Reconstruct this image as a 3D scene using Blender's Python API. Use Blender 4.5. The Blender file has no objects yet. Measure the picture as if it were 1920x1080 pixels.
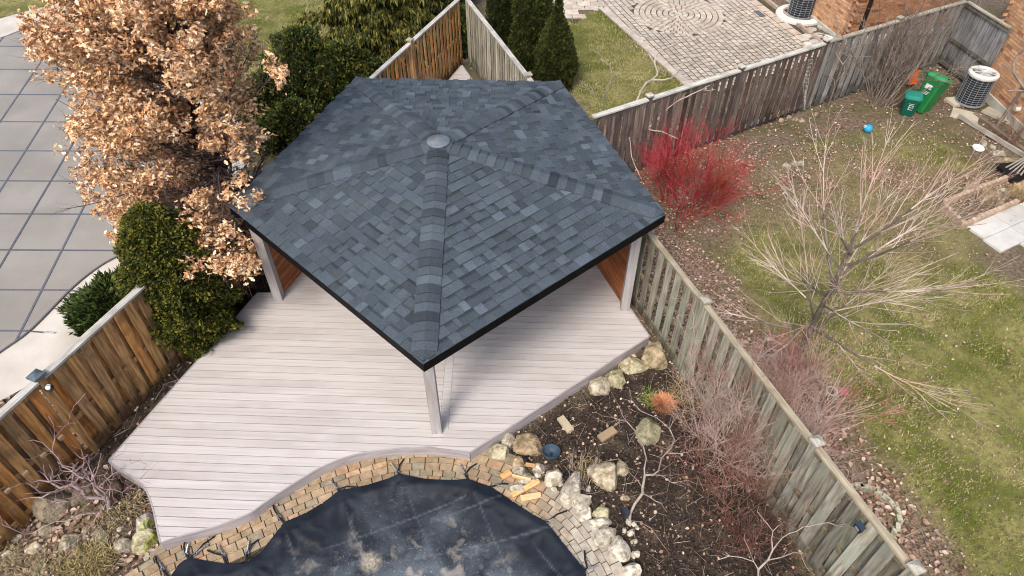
import bpy, math, random
import numpy as np
from mathutils import Matrix, Vector
random.seed(7); rng = np.random.default_rng(7)
C = bpy.context.scene.collection
S = bpy.context.scene
R = math.radians

# ------------------------------------------------------------------ camera, sky, sun, exposure
CAM_H = 9.172; PITCH = R(45.221); FPX = 1300.0
cam_data = bpy.data.cameras.new('camera'); cam_data.lens = 24.375; cam_data.sensor_width = 36.0
cam_data.clip_end = 400
cam = bpy.data.objects.new('camera', cam_data); C.objects.link(cam)
cam.location = (0, 0, CAM_H); cam.rotation_euler = (math.pi/2-PITCH, 0, 0)
S.camera = cam
world = bpy.data.worlds.new('World'); S.world = world; world.use_nodes = True
SUN_EL, SUN_AZ = R(52), R(205)      # azimuth measured clockwise from +Y
nt = world.node_tree; bg = nt.nodes['Background']
sky = nt.nodes.new('ShaderNodeTexSky'); sky.sky_type = 'NISHITA'; sky.sun_disc = False
sky.sun_elevation = SUN_EL; sky.sun_rotation = SUN_AZ; sky.dust_density = 4.0; sky.air_density = 1.0; sky.ozone_density = 1.0
nt.links.new(sky.outputs[0], bg.inputs[0]); bg.inputs[1].default_value = 0.112
sd = bpy.data.lights.new('sun', 'SUN'); sd.energy = 1.5; sd.angle = R(17); sd.color = (1, 0.93, 0.83)
so = bpy.data.objects.new('sun', sd); C.objects.link(so)
sv = Vector((math.sin(SUN_AZ)*math.cos(SUN_EL), math.cos(SUN_AZ)*math.cos(SUN_EL), math.sin(SUN_EL)))
so.rotation_euler = sv.to_track_quat('Z', 'Y').to_euler(); so.location = (0, 0, 30)
S.view_settings.view_transform = 'Standard'; S.view_settings.look = 'None'
S.view_settings.gamma = 1; S.view_settings.use_curve_mapping = False
S.view_settings.exposure = 0.93
try:
    S.cycles.filter_width = 1.05; S.cycles.max_bounces = 6; S.cycles.diffuse_bounces = 3; S.cycles.glossy_bounces = 2; S.cycles.transparent_max_bounces = 4
except Exception: pass

# ------------------------------------------------------------------ helpers
_fw = np.array([0, math.cos(PITCH), -math.sin(PITCH)]); _up = np.array([0, math.sin(PITCH), math.cos(PITCH)])
def at(px, py, z=0.0):
    """survey helper: the ground (or height z) point seen at a photo pixel"""
    d = _fw*FPX + np.array([1., 0, 0])*(px-960) - _up*(py-540)
    t = (z-CAM_H)/d[2]
    p = np.array([0, 0, CAM_H]) + t*d
    return (float(p[0]), float(p[1]))
def ats(lst, z=0.0): return [at(x, y, z) for x, y in lst]

WM = {}
def link(name, mesh, parent=None, M=None, color=None):
    o = bpy.data.objects.new(name, mesh); C.objects.link(o)
    place(o, parent, M)
    if color is not None: o.color = (color[0], color[1], color[2], 1)
    return o
def place(o, parent=None, M=None):
    M = M.copy() if M is not None else Matrix()
    if parent is not None:
        o.parent = parent; o.matrix_parent_inverse = WM[parent].inverted()
    o.matrix_basis = M; WM[o] = M
def tag(o, label=None, cat=None, group=None, kind=None):
    if label: o['label'] = label
    if cat: o['category'] = cat
    if group: o['group'] = group
    if kind: o['kind'] = kind
    return o
def thing(name, label, cat, loc=(0, 0, 0), group=None):
    return tag(link(name, None, None, Matrix.Translation(loc)), label, cat, group)
def T(x, y, z, rz=0, rx=0, ry=0, s=None):
    M = Matrix.Translation((x, y, z)) @ Matrix.Rotation(rz, 4, 'Z') @ Matrix.Rotation(ry, 4, 'Y') @ Matrix.Rotation(rx, 4, 'X')
    if s is not None: M = M @ Matrix.Diagonal((s[0], s[1], s[2], 1))
    return M

class Acc:
    """collects polygons with a per-vertex tone"""
    def __init__(s): s.v = []; s.f = []; s.t = []; s.smooth = False
    def add(s, V, F, tone=(1, 1, 1)):
        b = len(s.v); s.v += [tuple(map(float, p)) for p in V]; s.f += [tuple(i+b for i in f) for f in F]
        s.t += [tone]*len(V)
        return s
    def box(s, c, d, rz=0, tone=(1, 1, 1), taper=1.0, M=None):
        x, y, z = d[0]/2, d[1]/2, d[2]/2; V = []
        for sz in (-1, 1):
            k = taper if sz > 0 else 1
            for sx, sy in ((-1, -1), (1, -1), (1, 1), (-1, 1)): V.append(Vector((sx*x*k, sy*y*k, sz*z)))
        rot = Matrix.Rotation(rz, 4, 'Z') if M is None else M
        V = [rot @ v + Vector(c) for v in V]
        return s.add(V, [(3, 2, 1, 0), (4, 5, 6, 7), (0, 1, 5, 4), (1, 2, 6, 5), (2, 3, 7, 6), (3, 0, 4, 7)], tone)
    def ring(s, rings, cap0=True, cap1=True, closed=True, tone=(1, 1, 1)):
        """rings: list of equal-length vertex loops"""
        n = len(rings[0]); V = [p for r in rings for p in r]; F = []
        for i in range(len(rings)-1):
            for j in range(n if closed else n-1):
                k = (j+1) % n; F.append((i*n+j, i*n+k, (i+1)*n+k, (i+1)*n+j))
        if cap0: F.append(tuple(range(n-1, -1, -1)))
        if cap1: F.append(tuple((len(rings)-1)*n+j for j in range(n)))
        return s.add(V, F, tone)
    def lathe(s, prof, c=(0, 0, 0), n=24, tone=(1, 1, 1), cap0=True, cap1=True, M=None):
        rings = []
        for r, z in prof:
            rr = [Vector((r*math.cos(2*math.pi*k/n), r*math.sin(2*math.pi*k/n), z)) for k in range(n)]
            if M is not None: rr = [M @ p for p in rr]
            rings.append([p+Vector(c) for p in rr])
        return s.ring(rings, cap0, cap1, True, tone)
    def tube(s, pts, r, n=6, tone=(1, 1, 1)):
        pts = [Vector(p) for p in pts]; rings = []
        for i, p in enumerate(pts):
            d = (pts[min(i+1, len(pts)-1)]-pts[max(i-1, 0)]).normalized()
            u = d.cross(Vector((0, 0, 1)));
            if u.length < 1e-3: u = Vector((1, 0, 0))
            u.normalize(); w = d.cross(u); rr = r[i] if isinstance(r, (list, tuple)) else r
            rings.append([p+u*rr*math.cos(2*math.pi*k/n)+w*rr*math.sin(2*math.pi*k/n) for k in range(n)])
        return s.ring(rings, tone=tone)
    def prism(s, poly, z0, z1, tone=(1, 1, 1)):
        n = len(poly); V = [(x, y, z0) for x, y in poly]+[(x, y, z1) for x, y in poly]
        F = [tuple(range(n-1, -1, -1)), tuple(range(n, 2*n))]+[(i, (i+1) % n, n+(i+1) % n, n+i) for i in range(n)]
        return s.add(V, F, tone)
    def mesh(s, name, mat):
        me = bpy.data.meshes.new(name); me.from_pydata(s.v, [], s.f)
        a = me.attributes.new('tone', 'FLOAT_COLOR', 'POINT')
        arr = np.ones((len(s.v), 4), 'f'); arr[:, :3] = np.array(s.t, 'f').reshape(-1, 3); a.data.foreach_set('color', arr.ravel())
        if s.smooth: me.shade_smooth()
        me.materials.append(mat); me.update()
        return me
def polymesh(name, P, tones, mat, smooth=False):
    """P (n,k,3) separate polygons, tones (n,3)"""
    P = np.asarray(P, 'f'); n, k = P.shape[:2]
    me = bpy.data.meshes.new(name); me.vertices.add(n*k); me.vertices.foreach_set('co', P.ravel())
    me.loops.add(n*k); me.loops.foreach_set('vertex_index', np.arange(n*k, dtype='i'))
    me.polygons.add(n); me.polygons.foreach_set('loop_start', np.arange(0, n*k, k, dtype='i'))
    try: me.polygons.foreach_set('loop_total', np.full(n, k, 'i'))
    except Exception: pass
    a = me.attributes.new('tone', 'FLOAT_COLOR', 'POINT'); arr = np.ones((n*k, 4), 'f')
    arr[:, :3] = np.repeat(np.asarray(tones, 'f'), k, axis=0); a.data.foreach_set('color', arr.ravel())
    me.materials.append(mat); me.update(calc_edges=True)
    if smooth: me.shade_smooth()
    return me
def facemesh(name, V, F, tones, mat, smooth=True):
    """V (nv,3), F (nf,4) quads, tones (nv,3)"""
    V = np.asarray(V, 'f'); F = np.asarray(F, 'i'); me = bpy.data.meshes.new(name)
    me.vertices.add(len(V)); me.vertices.foreach_set('co', V.ravel())
    me.loops.add(F.size); me.loops.foreach_set('vertex_index', F.ravel())
    me.polygons.add(len(F)); me.polygons.foreach_set('loop_start', np.arange(0, F.size, 4, dtype='i'))
    try: me.polygons.foreach_set('loop_total', np.full(len(F), 4, 'i'))
    except Exception: pass
    a = me.attributes.new('tone', 'FLOAT_COLOR', 'POINT'); arr = np.ones((len(V), 4), 'f'); arr[:, :3] = tones
    a.data.foreach_set('color', arr.ravel()); me.materials.append(mat); me.update(calc_edges=True)
    if smooth: me.shade_smooth()
    return me

def _h(ix, iy, s): 
    n = (ix*374761393 + iy*668265263 + s*974711) & 0xffffffff
    n = ((n ^ (n >> 13))*1274126177) & 0xffffffff
    return ((n ^ (n >> 16)) & 0xffff)/65535.0
def vnoise(x, y, s=0):
    x = np.asarray(x, float); y = np.asarray(y, float)
    ix = np.floor(x).astype(np.int64); iy = np.floor(y).astype(np.int64); fx = x-ix; fy = y-iy
    fx = fx*fx*(3-2*fx); fy = fy*fy*(3-2*fy)
    a = _h(ix, iy, s); b = _h(ix+1, iy, s); c = _h(ix, iy+1, s); d = _h(ix+1, iy+1, s)
    return (a*(1-fx)+b*fx)*(1-fy)+(c*(1-fx)+d*fx)*fy
def fbm(x, y, s=0, o=4):
    r = 0; a = .5; t = 0
    for k in range(o): r = r+a*vnoise(x*2**k, y*2**k, s+k*17); t += a; a *= .5
    return r/t
def inside(x, y, poly):
    x = np.asarray(x); y = np.asarray(y); r = np.zeros(x.shape, bool); n = len(poly)
    for i in range(n):
        x0, y0 = poly[i]; x1, y1 = poly[(i+1) % n]
        if y0 == y1: continue
        c = ((y0 > y) != (y1 > y)) & (x < (x1-x0)*(y-y0)/(y1-y0)+x0); r ^= c
    return r
def sdist(x, y, poly):
    """signed distance, positive inside"""
    x = np.asarray(x, float); y = np.asarray(y, float); d = np.full(x.shape, 1e9); n = len(poly)
    for i in range(n):
        x0, y0 = poly[i]; x1, y1 = poly[(i+1) % n]; dx, dy = x1-x0, y1-y0
        t = np.clip(((x-x0)*dx+(y-y0)*dy)/(dx*dx+dy*dy+1e-12), 0, 1)
        d = np.minimum(d, np.hypot(x-x0-t*dx, y-y0-t*dy))
    return np.where(inside(x, y, poly), d, -d)
def catmull(P, m=8, closed=False):
    P = [np.array(p, float) for p in P]; out = []; n = len(P)
    for i in range(n if closed else n-1):
        p0 = P[(i-1) % n] if closed or i > 0 else P[0]; p1 = P[i]; p2 = P[(i+1) % n]; p3 = P[(i+2) % n] if closed or i+2 < n else P[-1]
        for k in range(m):
            t = k/m
            out.append(.5*((2*p1)+(-p0+p2)*t+(2*p0-5*p1+4*p2-p3)*t*t+(-p0+3*p1-3*p2+p3)*t**3))
    if not closed: out.append(P[-1])
    return [tuple(p) for p in out]

# ------------------------------------------------------------------ materials
def pmat(name, c1, c2, scale=4, rough=.8, bump=0, bscale=40, stretch=(1, 1, 1), var=.15, metal=0, detail=6, c3=None, c3scale=1.5, c3amt=.5, contrast=(.35, .65), spec=.3):
    m = bpy.data.materials.new(name); m.use_nodes = True; N = m.node_tree.nodes; L = m.node_tree.links
    b = N['Principled BSDF']; b.inputs['Roughness'].default_value = rough; b.inputs['Metallic'].default_value = metal
    if 'Specular IOR Level' in b.inputs: b.inputs['Specular IOR Level'].default_value = spec
    tc = N.new('ShaderNodeTexCoord'); oi = N.new('ShaderNodeObjectInfo')
    mul = N.new('ShaderNodeVectorMath'); mul.operation = 'SCALE'; cb = N.new('ShaderNodeCombineXYZ')
    for k in range(3): cb.inputs[k].default_value = (17.3, 9.7, 23.1)[k]
    L.new(cb.outputs[0], mul.inputs[0]); L.new(oi.outputs['Random'], mul.inputs['Scale'])
    ad = N.new('ShaderNodeVectorMath'); ad.operation = 'ADD'; L.new(tc.outputs['Object'], ad.inputs[0]); L.new(mul.outputs[0], ad.inputs[1])
    mp = N.new('ShaderNodeMapping'); mp.inputs['Scale'].default_value = stretch; L.new(ad.outputs[0], mp.inputs[0])
    n1 = N.new('ShaderNodeTexNoise'); n1.inputs['Scale'].default_value = scale; n1.inputs['Detail'].default_value = detail; L.new(mp.outputs[0], n1.inputs['Vector'])
    rp = N.new('ShaderNodeMapRange'); rp.inputs['From Min'].default_value = contrast[0]; rp.inputs['From Max'].default_value = contrast[1]; L.new(n1.outputs['Fac'], rp.inputs['Value'])
    mx = N.new('ShaderNodeMix'); mx.data_type = 'RGBA'; mx.inputs['A'].default_value = (*c1, 1); mx.inputs['B'].default_value = (*c2, 1); L.new(rp.outputs[0], mx.inputs['Factor'])
    col = mx.outputs['Result']
    if c3 is not None:
        n3 = N.new('ShaderNodeTexNoise'); n3.inputs['Scale'].default_value = c3scale; n3.inputs['Detail'].default_value = 5; L.new(ad.outputs[0], n3.inputs['Vector'])
        r3 = N.new('ShaderNodeMapRange'); r3.inputs['From Min'].default_value = .5; r3.inputs['From Max'].default_value = .62; r3.inputs['To Max'].default_value = c3amt; L.new(n3.outputs['Fac'], r3.inputs['Value'])
        m3 = N.new('ShaderNodeMix'); m3.data_type = 'RGBA'; L.new(col, m3.inputs['A']); m3.inputs['B'].default_value = (*c3, 1); L.new(r3.outputs[0], m3.inputs['Factor']); col = m3.outputs['Result']
    at_ = N.new('ShaderNodeAttribute'); at_.attribute_name = 'tone'
    v1 = N.new('ShaderNodeVectorMath'); v1.operation = 'MULTIPLY'; L.new(col, v1.inputs[0]); L.new(at_.outputs['Color'], v1.inputs[1])
    v2 = N.new('ShaderNodeVectorMath'); v2.operation = 'MULTIPLY'; L.new(v1.outputs[0], v2.inputs[0]); L.new(oi.outputs['Color'], v2.inputs[1])
    vr = N.new('ShaderNodeMapRange'); vr.inputs['To Min'].default_value = 1-var; vr.inputs['To Max'].default_value = 1+var; L.new(oi.outputs['Random'], vr.inputs['Value'])
    v3 = N.new('ShaderNodeVectorMath'); v3.operation = 'SCALE'; L.new(v2.outputs[0], v3.inputs[0]); L.new(vr.outputs[0], v3.inputs['Scale'])
    L.new(v3.outputs[0], b.inputs['Base Color'])
    if bump:
        nb = N.new('ShaderNodeTexNoise'); nb.inputs['Scale'].default_value = bscale; nb.inputs['Detail'].default_value = 4; L.new(mp.outputs[0], nb.inputs['Vector'])
        bp = N.new('ShaderNodeBump'); bp.inputs['Strength'].default_value = bump; bp.inputs['Distance'].default_value = .02; L.new(nb.outputs['Fac'], bp.inputs['Height']); L.new(bp.outputs[0], b.inputs['Normal'])
    m['nodes_in'] = 1
    return m
M = {}
M['shingle'] = pmat('asphalt_shingle', (.047, .062, .078), (.088, .111, .134), 60, .92, .8, 120, var=.0, c3=(.10, .12, .135), c3scale=2.5, c3amt=.35)
M['shingle_base'] = pmat('roof_felt', (.03, .04, .05), (.05, .06, .07), 30)
M['black_metal'] = pmat('black_fascia', (.003, .003, .0035), (.006, .006, .007), 8, .6, var=0, spec=.1)
M['cap_metal'] = pmat('galvanised_cap', (.13, .16, .19), (.20, .235, .27), 6, .6, metal=.3, c3=(.15, .08, .05), c3scale=4, c3amt=.4)
M['deck'] = pmat('composite_deck', (.45, .425, .415), (.575, .553, .547), 3.0, .66, .12, 40, stretch=(.22, 16, 1), var=.035, c3=(.40, .36, .345), c3scale=.8, c3amt=.45, contrast=(.30, .70))
M['deck_trim'] = pmat('composite_fascia', (.30, .27, .275), (.42, .385, .39), 2.5, .65, .1, 30, stretch=(1, 1, 8), var=.05)
M['post'] = pmat('composite_post_wrap', (.31, .29, .29), (.43, .41, .41), 3, .7, .15, 30, stretch=(6, 6, .6), var=.05, c3=(.34, .285, .26), c3amt=.4)
M['cedar'] = pmat('stained_cedar', (.17, .048, .016), (.34, .12, .042), 3, .55, .2, 30, stretch=(1, 8, 8), var=.3)
M['picket_gold'] = pmat('stained_picket', (.25, .13, .050), (.52, .31, .135), 3, .75, .35, 25, stretch=(9, 9, .8), var=.16, c3=(.10, .065, .04), c3scale=2.2, c3amt=.6)
M['picket_grey'] = pmat('weathered_picket', (.13, .12, .115), (.27, .26, .24), 3, .85, .35, 25, stretch=(9, 9, .8), var=.22, c3=(.10, .07, .06), c3scale=2.2, c3amt=.6)
M['picket_green'] = pmat('mossy_picket', (.17, .155, .125), (.36, .345, .295), 3, .85, .35, 25, stretch=(9, 9, .8), var=.2, c3=(.27, .30, .26), c3scale=1.8, c3amt=.6)
M['rail_pale'] = pmat('pale_weathered_rail', (.36, .345, .31), (.58, .57, .53), 4, .8, .3, 30, stretch=(.6, 9, 9), var=.12, c3=(.27, .24, .20), c3scale=3, c3amt=.5)
M['concrete'] = pmat('stamped_concrete', (.45, .41, .355), (.585, .55, .50), 1.3, .7, .15, 8, var=0, c3=(.56, .49, .42), c3scale=.8, c3amt=.5)
M['concrete_edge'] = pmat('concrete_edge', (.22, .18, .14), (.33, .28, .22), 5, .85, .3, 30, var=.05)
M['grey_cover'] = pmat('mesh_pool_cover', (.245, .228, .205), (.29, .270, .245), 1.2, .8, .25, 3, var=.0, c3=(.215, .20, .18), c3scale=.45, c3amt=.6)
M['webbing'] = pmat('grey_webbing', (.085, .095, .12), (.12, .13, .155), 30, .8)
M['black_web'] = pmat('black_webbing', (.006, .006, .008), (.014, .014, .018), 30, .7)
M['steel'] = pmat('spring_steel', (.35, .35, .36), (.6, .6, .62), 40, .35, metal=.7)
M['paver'] = pmat('tumbled_paver', (.27, .205, .14), (.41, .325, .235), 12, .85, .5, 60, var=.12, c3=(.21, .175, .14), c3scale=6, c3amt=.5)
M['patio_paver'] = pmat('weathered_paver', (.36, .32, .275), (.50, .46, .405), 6, .85, .35, 40, var=.08, c3=(.30, .27, .22), c3scale=1.2, c3amt=.5)
M['joint'] = pmat('joint_sand', (.05, .04, .026), (.10, .08, .055), 12, .95, .4, 40, var=0, c3=(.06, .075, .03), c3scale=2, c3amt=.5)
M['brick'] = pmat('clay_brick', (.50, .27, .145), (.64, .39, .235), 12, .85, .3, 60, var=.12)
M['mortar'] = pmat('mortar', (.56, .41, .29), (.66, .50, .38), 12, .9, .3, 60, var=0)
M['rock'] = pmat('limestone_rock', (.36, .335, .29), (.64, .615, .56), 14, .92, 1.0, 30, var=.1, c3=(.20, .17, .12), c3scale=10, c3amt=.7, detail=12)
M['grass'] = pmat('grass_blades', (.9, .9, .9), (1.1, 1.1, 1.1), 3, .7, var=0)
M['litter'] = pmat('dead_leaves', (.8, .8, .8), (1.15, 1.15, 1.15), 12, .8, var=0)
M['bark_dark'] = pmat('dark_bark', (.055, .042, .036), (.13, .105, .09), 9, .9, .5, 20, var=0)
M['bark_pale'] = pmat('pale_bark', (.8, .8, .8), (1.2, 1.2, 1.2), 9, .85, .3, 20, var=0)
M['leaf'] = pmat('marcescent_oak_leaf', (.85, .85, .85), (1.12, 1.12, 1.12), 20, .65, var=0)
M['conifer'] = pmat('conifer_spray', (.8, .8, .8), (1.2, 1.2, 1.2), 6, .75, var=0)
M['plain'] = pmat('painted_part', (.92, .92, .92), (1.05, 1.05, 1.05), 20, .45, var=0)
M['matte'] = pmat('matte_part', (.85, .85, .85), (1.1, 1.1, 1.1), 20, .85, .2, 60, var=0)
M['slab'] = pmat('smooth_slab', (.42, .42, .41), (.52, .52, .50), 3, .8, .15, 60, var=.07)
M['offcut'] = pmat('fresh_lumber', (.50, .33, .17), (.72, .52, .31), 4, .7, .2, 30, stretch=(1, 9, 9), var=.2)

# ------------------------------------------------------------------ layout (metres, z up, camera over the origin)
LF0, LF1 = (-6.95, 4.0), (-1.36, 17.80)       # left fence line
RF0, RF1 = (-1.16, 17.80), (4.35, 2.93)       # right fence line
DECK_Z = .22
curve_l = ats([(205,863),(224,878),(248,892),(270,910),(282,933),(290,960),(296,988),(302,1016)], DECK_Z)
curve_f = ats([(302,1016),(344,1002),(393,988),(424,978),(465,962),(489,945),(535,914),(583,885),(612,870),(648,856),(689,846),(737,840),(800,837),(825,840),(860,844),(881,847)], DECK_Z)
DECK = catmull(curve_l, 3)[:-1] + catmull(curve_f, 3) + [at(1216,630,DECK_Z), at(1180,577,DECK_Z), at(866,122,DECK_Z), at(508,549,DECK_Z), at(484,549,DECK_Z)]
pool_in = ats([(235,1145),(300,1092),(372,1064),(452,1054),(533,992),(637,930),(749,897),(878,903),(1024,976),(1096,1066),(1128,1150),(1120,1260),(1000,1400),(700,1450),(400,1400),(230,1250)])
POOL = catmull(pool_in, 6, True)
PAVE_OUT = ats([(215,1110),(245,1075),(302,1022),(400,950),(600,840),(881,820),(950,858),(1000,890),(1047,925),(1100,971),(1135,1017),(1172,1080),(1190,1150)])
LAWN_R = ats([(1335,480),(1450,330),(1560,280),(1700,260),(1850,330),(1765,392),(1810,435),(1925,545),(2100,700),(2100,1200),(1780,1200),(1700,1000),(1620,850),(1560,740),(1470,690),(1370,600)])
LAWN_T = ats([(1125,20),(1292,166),(1250,192),(1110,225),(1050,150),(1045,40)])
LAWN_L = ats([(-60,-60),(900,-60),(830,100),(700,160),(640,270),(560,300),(470,230),(400,75),(200,14),(50,25),(-60,60)])
YARD = ats([(1310,470),(1400,330),(1450,270),(1650,225),(1790,235),(1870,330),(1780,400),(1600,500),(1500,620),(1400,620)])
SLABP = ats([(1812,428),(1905,387),(2200,330),(2200,820),(1925,525)])
PATIO = ats([(1030,-60),(1127,18),(1290,166),(1345,176),(1560,100),(1420,-5),(1380,-60)])
MULCH_POLYS = [ats([(880,860),(1216,660),(1300,700),(1500,1050),(1560,1150),(1160,1150),(1100,960),(1000,860)]),
               ats([(150,880),(280,640),(480,480),(520,560),(205,875),(280,930),(300,1010),(250,1000)])]
def ell(px, py, rx, ry): return (at(px, py), rx, ry)

# ------------------------------------------------------------------ ground
def masks(x, y):
    wob = (fbm(x*1.3, y*1.3, 5)-.5)*1.1
    lr = np.clip(sdist(x, y, LAWN_R)/.7+.35+wob*1.4, 0, 1)
    lt = np.clip(sdist(x, y, LAWN_T)/.15+.6+wob*.4, 0, 1); ll = np.clip(sdist(x, y, LAWN_L)/.2+.6+wob*.3, 0, 1)
    yard = np.clip(sdist(x, y, YARD)/.5, 0, 1)*np.clip((fbm(x*.9, y*.9, 66)-.36)*4, .12, .62)
    lawn = np.maximum(np.maximum(np.maximum(lr, yard), lt), ll)
    mul = np.zeros_like(x)
    for p in MULCH_POLYS: mul = np.maximum(mul, np.clip(sdist(x, y, p)/.35+.5+wob, 0, 1))
    # bright leaf litter beside the right fence and in the back corner of the right garden
    fx = RF0[0]+(RF1[0]-RF0[0])*(RF0[1]-y)/(RF0[1]-RF1[1])
    side = x-fx
    lit = np.where((side > -.05) & (y < 12.6), np.clip(1.9-side/1.25+1.2*(fbm(x*.9, y*.9, 62)-.5), 0, 1)*np.clip((y-2.6)/1.5, .35, 1), 0)
    lit = np.maximum(lit, np.where(side > 0, .42*np.clip((y-9.2+3*(fbm(x*.8, y*.8, 61)-.5))/2.5, 0, 1)*np.clip((14.5-.25*x-y)/.5+2.5, .3, 1), 0))
    lit = np.maximum(lit, np.where((side < 0) & (y < 9), .12, 0))
    lit = np.maximum(lit, np.where((x < -4.4) & (y < 5.4), .45, 0))
    lit = lit*(1-np.clip(sdist(x, y, LAWN_T)*4, 0, 1))
    lit = np.clip(lit*(0.55+1.1*fbm(x*2.3, y*2.3, 9)), 0, 1)
    lawn = lawn*(1-.85*np.clip(lit*1.3-.1, 0, 1))
    return lawn, mul, lit
def make_ground():
    xs = np.arange(-20, 20.01, .08); ys = np.arange(.4, 27.01, .08)
    X, Y = np.meshgrid(xs, ys); nx, ny = len(xs), len(ys)
    lawn, mul, lit = masks(X, Y)
    Z = (fbm(X*1.7, Y*1.7, 3)-.5)*.07+(fbm(X*8, Y*8, 4)-.5)*.03
    hard = np.maximum.reduce([sdist(X, Y, PATIO), sdist(X, Y, PAVE_OUT+[at(1000, 1500), at(300, 1500)])])
    Z = np.where(hard > -.25, np.minimum(Z, 0)-.035, Z)
    Z = np.where(inside(X, Y, POOL) & (sdist(X, Y, POOL) > .10), -1.3, Z)
    V = np.stack([X, Y, Z], -1).reshape(-1, 3)
    i = np.arange(nx-1)[None, :]+np.arange(ny-1)[:, None]*nx
    F = np.stack([i, i+1, i+nx+1, i+nx], -1).reshape(-1, 4)
    # outer skirt: four wide strips carry the sheet on to the horizon
    m = bpy.data.materials.new('garden_ground'); m.use_nodes = True; N = m.node_tree.nodes; L = m.node_tree.links; b = N['Principled BSDF']
    b.inputs['Roughness'].default_value = .95; b.inputs['Specular IOR Level'].default_value = .15
    tc = N.new('ShaderNodeTexCoord')
    def noise(sc, det=6):
        n = N.new('ShaderNodeTexNoise'); n.inputs['Scale'].default_value = sc; n.inputs['Detail'].default_value = det; L.new(tc.outputs['Object'], n.inputs['Vector']); return n.outputs['Fac']
    def mr(v, a, b_, c=0, d=1):
        r = N.new('ShaderNodeMapRange'); r.inputs[1].default_value = a; r.inputs[2].default_value = b_; r.inputs[3].default_value = c; r.inputs[4].default_value = d; L.new(v, r.inputs[0]); return r.outputs[0]
    def mix(f, a, b_):
        x = N.new('ShaderNodeMix'); x.data_type = 'RGBA'
        L.new(f, x.inputs['Factor'])
        for s, c in (('A', a), ('B', b_)):
            if isinstance(c, tuple): x.inputs[s].default_value = (*c, 1)
            else: L.new(c, x.inputs[s])
        return x.outputs['Result']
    soil = mix(mr(noise(14), .35, .65), (.085, .066, .046), (.20, .158, .115))
    soil = mix(mr(noise(1.4), .46, .58), soil, (.105, .098, .05))
    mulch = mix(mr(noise(30), .4, .65), (.010, .009, .009), (.042, .032, .026))
    mulch = mix(mr(noise(2.2), .52, .66), mulch, (.085, .065, .045))
    grass = mix(mr(noise(1.3), .40, .60), (.10, .122, .020), (.26, .24, .09))
    grass = mix(mr(noise(9), .45, .7), grass, (.13, .105, .055))
    litter = mix(mr(noise(26), .4, .6), (.09, .052, .036), (.38, .265, .20))
    def attr(n):
        a = N.new('ShaderNodeAttribute'); a.attribute_name = n; return a.outputs['Fac']
    base = mix(attr('mulch'), soil, mulch); base = mix(attr('lawn'), base, grass); base = mix(attr('litter'), base, litter)
    L.new(base, b.inputs['Base Color'])
    bp = N.new('ShaderNodeBump'); bp.inputs['Strength'].default_value = .8; bp.inputs['Distance'].default_value = .03; L.new(noise(45), bp.inputs['Height']); L.new(bp.outputs[0], b.inputs['Normal'])
    me = facemesh('ground', V, F, np.ones((len(V), 3)), m, True)
    for n, a in (('lawn', lawn), ('mulch', mul), ('litter', lit*.75)):
        at_ = me.attributes.new(n, 'FLOAT', 'POINT'); at_.data.foreach_set('value', a.ravel().astype('f'))
    tag(link('ground', me), kind='structure')
    far = Acc()
    for x0, x1, y0, y1 in ((-120, 120, 27, 150), (-120, -20, .4, 27), (20, 120, .4, 27), (-120, 120, -90, .4)):
        far.add([(x0, y0, -.02), (x1, y0, -.02), (x1, y1, -.02), (x0, y1, -.02)], [(0, 1, 2, 3)])
    me = far.mesh('outer_ground', m)
    for n, a in (('lawn', .7), ('mulch', 0), ('litter', .1)):
        at_ = me.attributes.new(n, 'FLOAT', 'POINT'); at_.data.foreach_set('value', np.full(len(me.vertices), a, 'f'))
    tag(link('outer_ground', me), kind='structure')
make_ground()

# grass blades, leaf litter, bark chips: nobody could count them
def lut(cols, n):
    c = np.array(cols, float); i = rng.integers(0, len(c), n); return c[i]*rng.uniform(.75, 1.25, (n, 1))
HARD_GEOM = [DECK]
def scatter_grass():
    n = 560000
    x = rng.uniform(-13, 13, n*2); y = rng.uniform(2.6, 23.5, n*2)
    keep = (np.abs(x) < 5.1+y*.53); x = x[keep]; y = y[keep]
    lawn, mul, lit = masks(x, y)
    d = lawn*(.45+.9*fbm(x*1.1, y*1.1, 21))*(1-lit)**2
    keep = (rng.random(len(x)) < d) & ~inside(x, y, PATIO) & ~inside(x, y, CONC)
    x = x[keep]; y = y[keep]; n = len(x)
    dry = fbm(x*.9, y*.9, 31)+.35*(fbm(x*5, y*5, 33)-.5)
    g = np.clip((dry-.40)/.18, 0, 1)[:, None]; r = rng.random((n, 1))
    green = np.array([.10, .16, .016]); olive = np.array([.21, .225, .042]); straw = np.array([.46, .40, .22])
    t = np.where(r < .25+.55*g, straw*(.6+.6*rng.random((n, 1))), np.where(r < .7, olive, green))*rng.uniform(.7, 1.3, (n, 1))
    a = rng.uniform(0, 2*np.pi, n); w = rng.uniform(.007, .014, n); h = rng.uniform(.015, .05, n); ln = rng.uniform(.0, .06, n); b = rng.uniform(0, 2*np.pi, n)
    P = np.zeros((n, 3, 3)); dx, dy = np.cos(a)*w, np.sin(a)*w
    P[:, 0] = np.stack([x-dx, y-dy, np.full(n, -.03)], -1); P[:, 1] = np.stack([x+dx, y+dy, np.full(n, -.03)], -1)
    P[:, 2] = np.stack([x+np.cos(b)*ln, y+np.sin(b)*ln, h], -1)
    tag(link('lawn_grass', polymesh('lawn_grass', P, t, M['grass'])), 'short patchy olive and straw coloured spring grass on the lawns', 'grass', kind='stuff')
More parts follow.
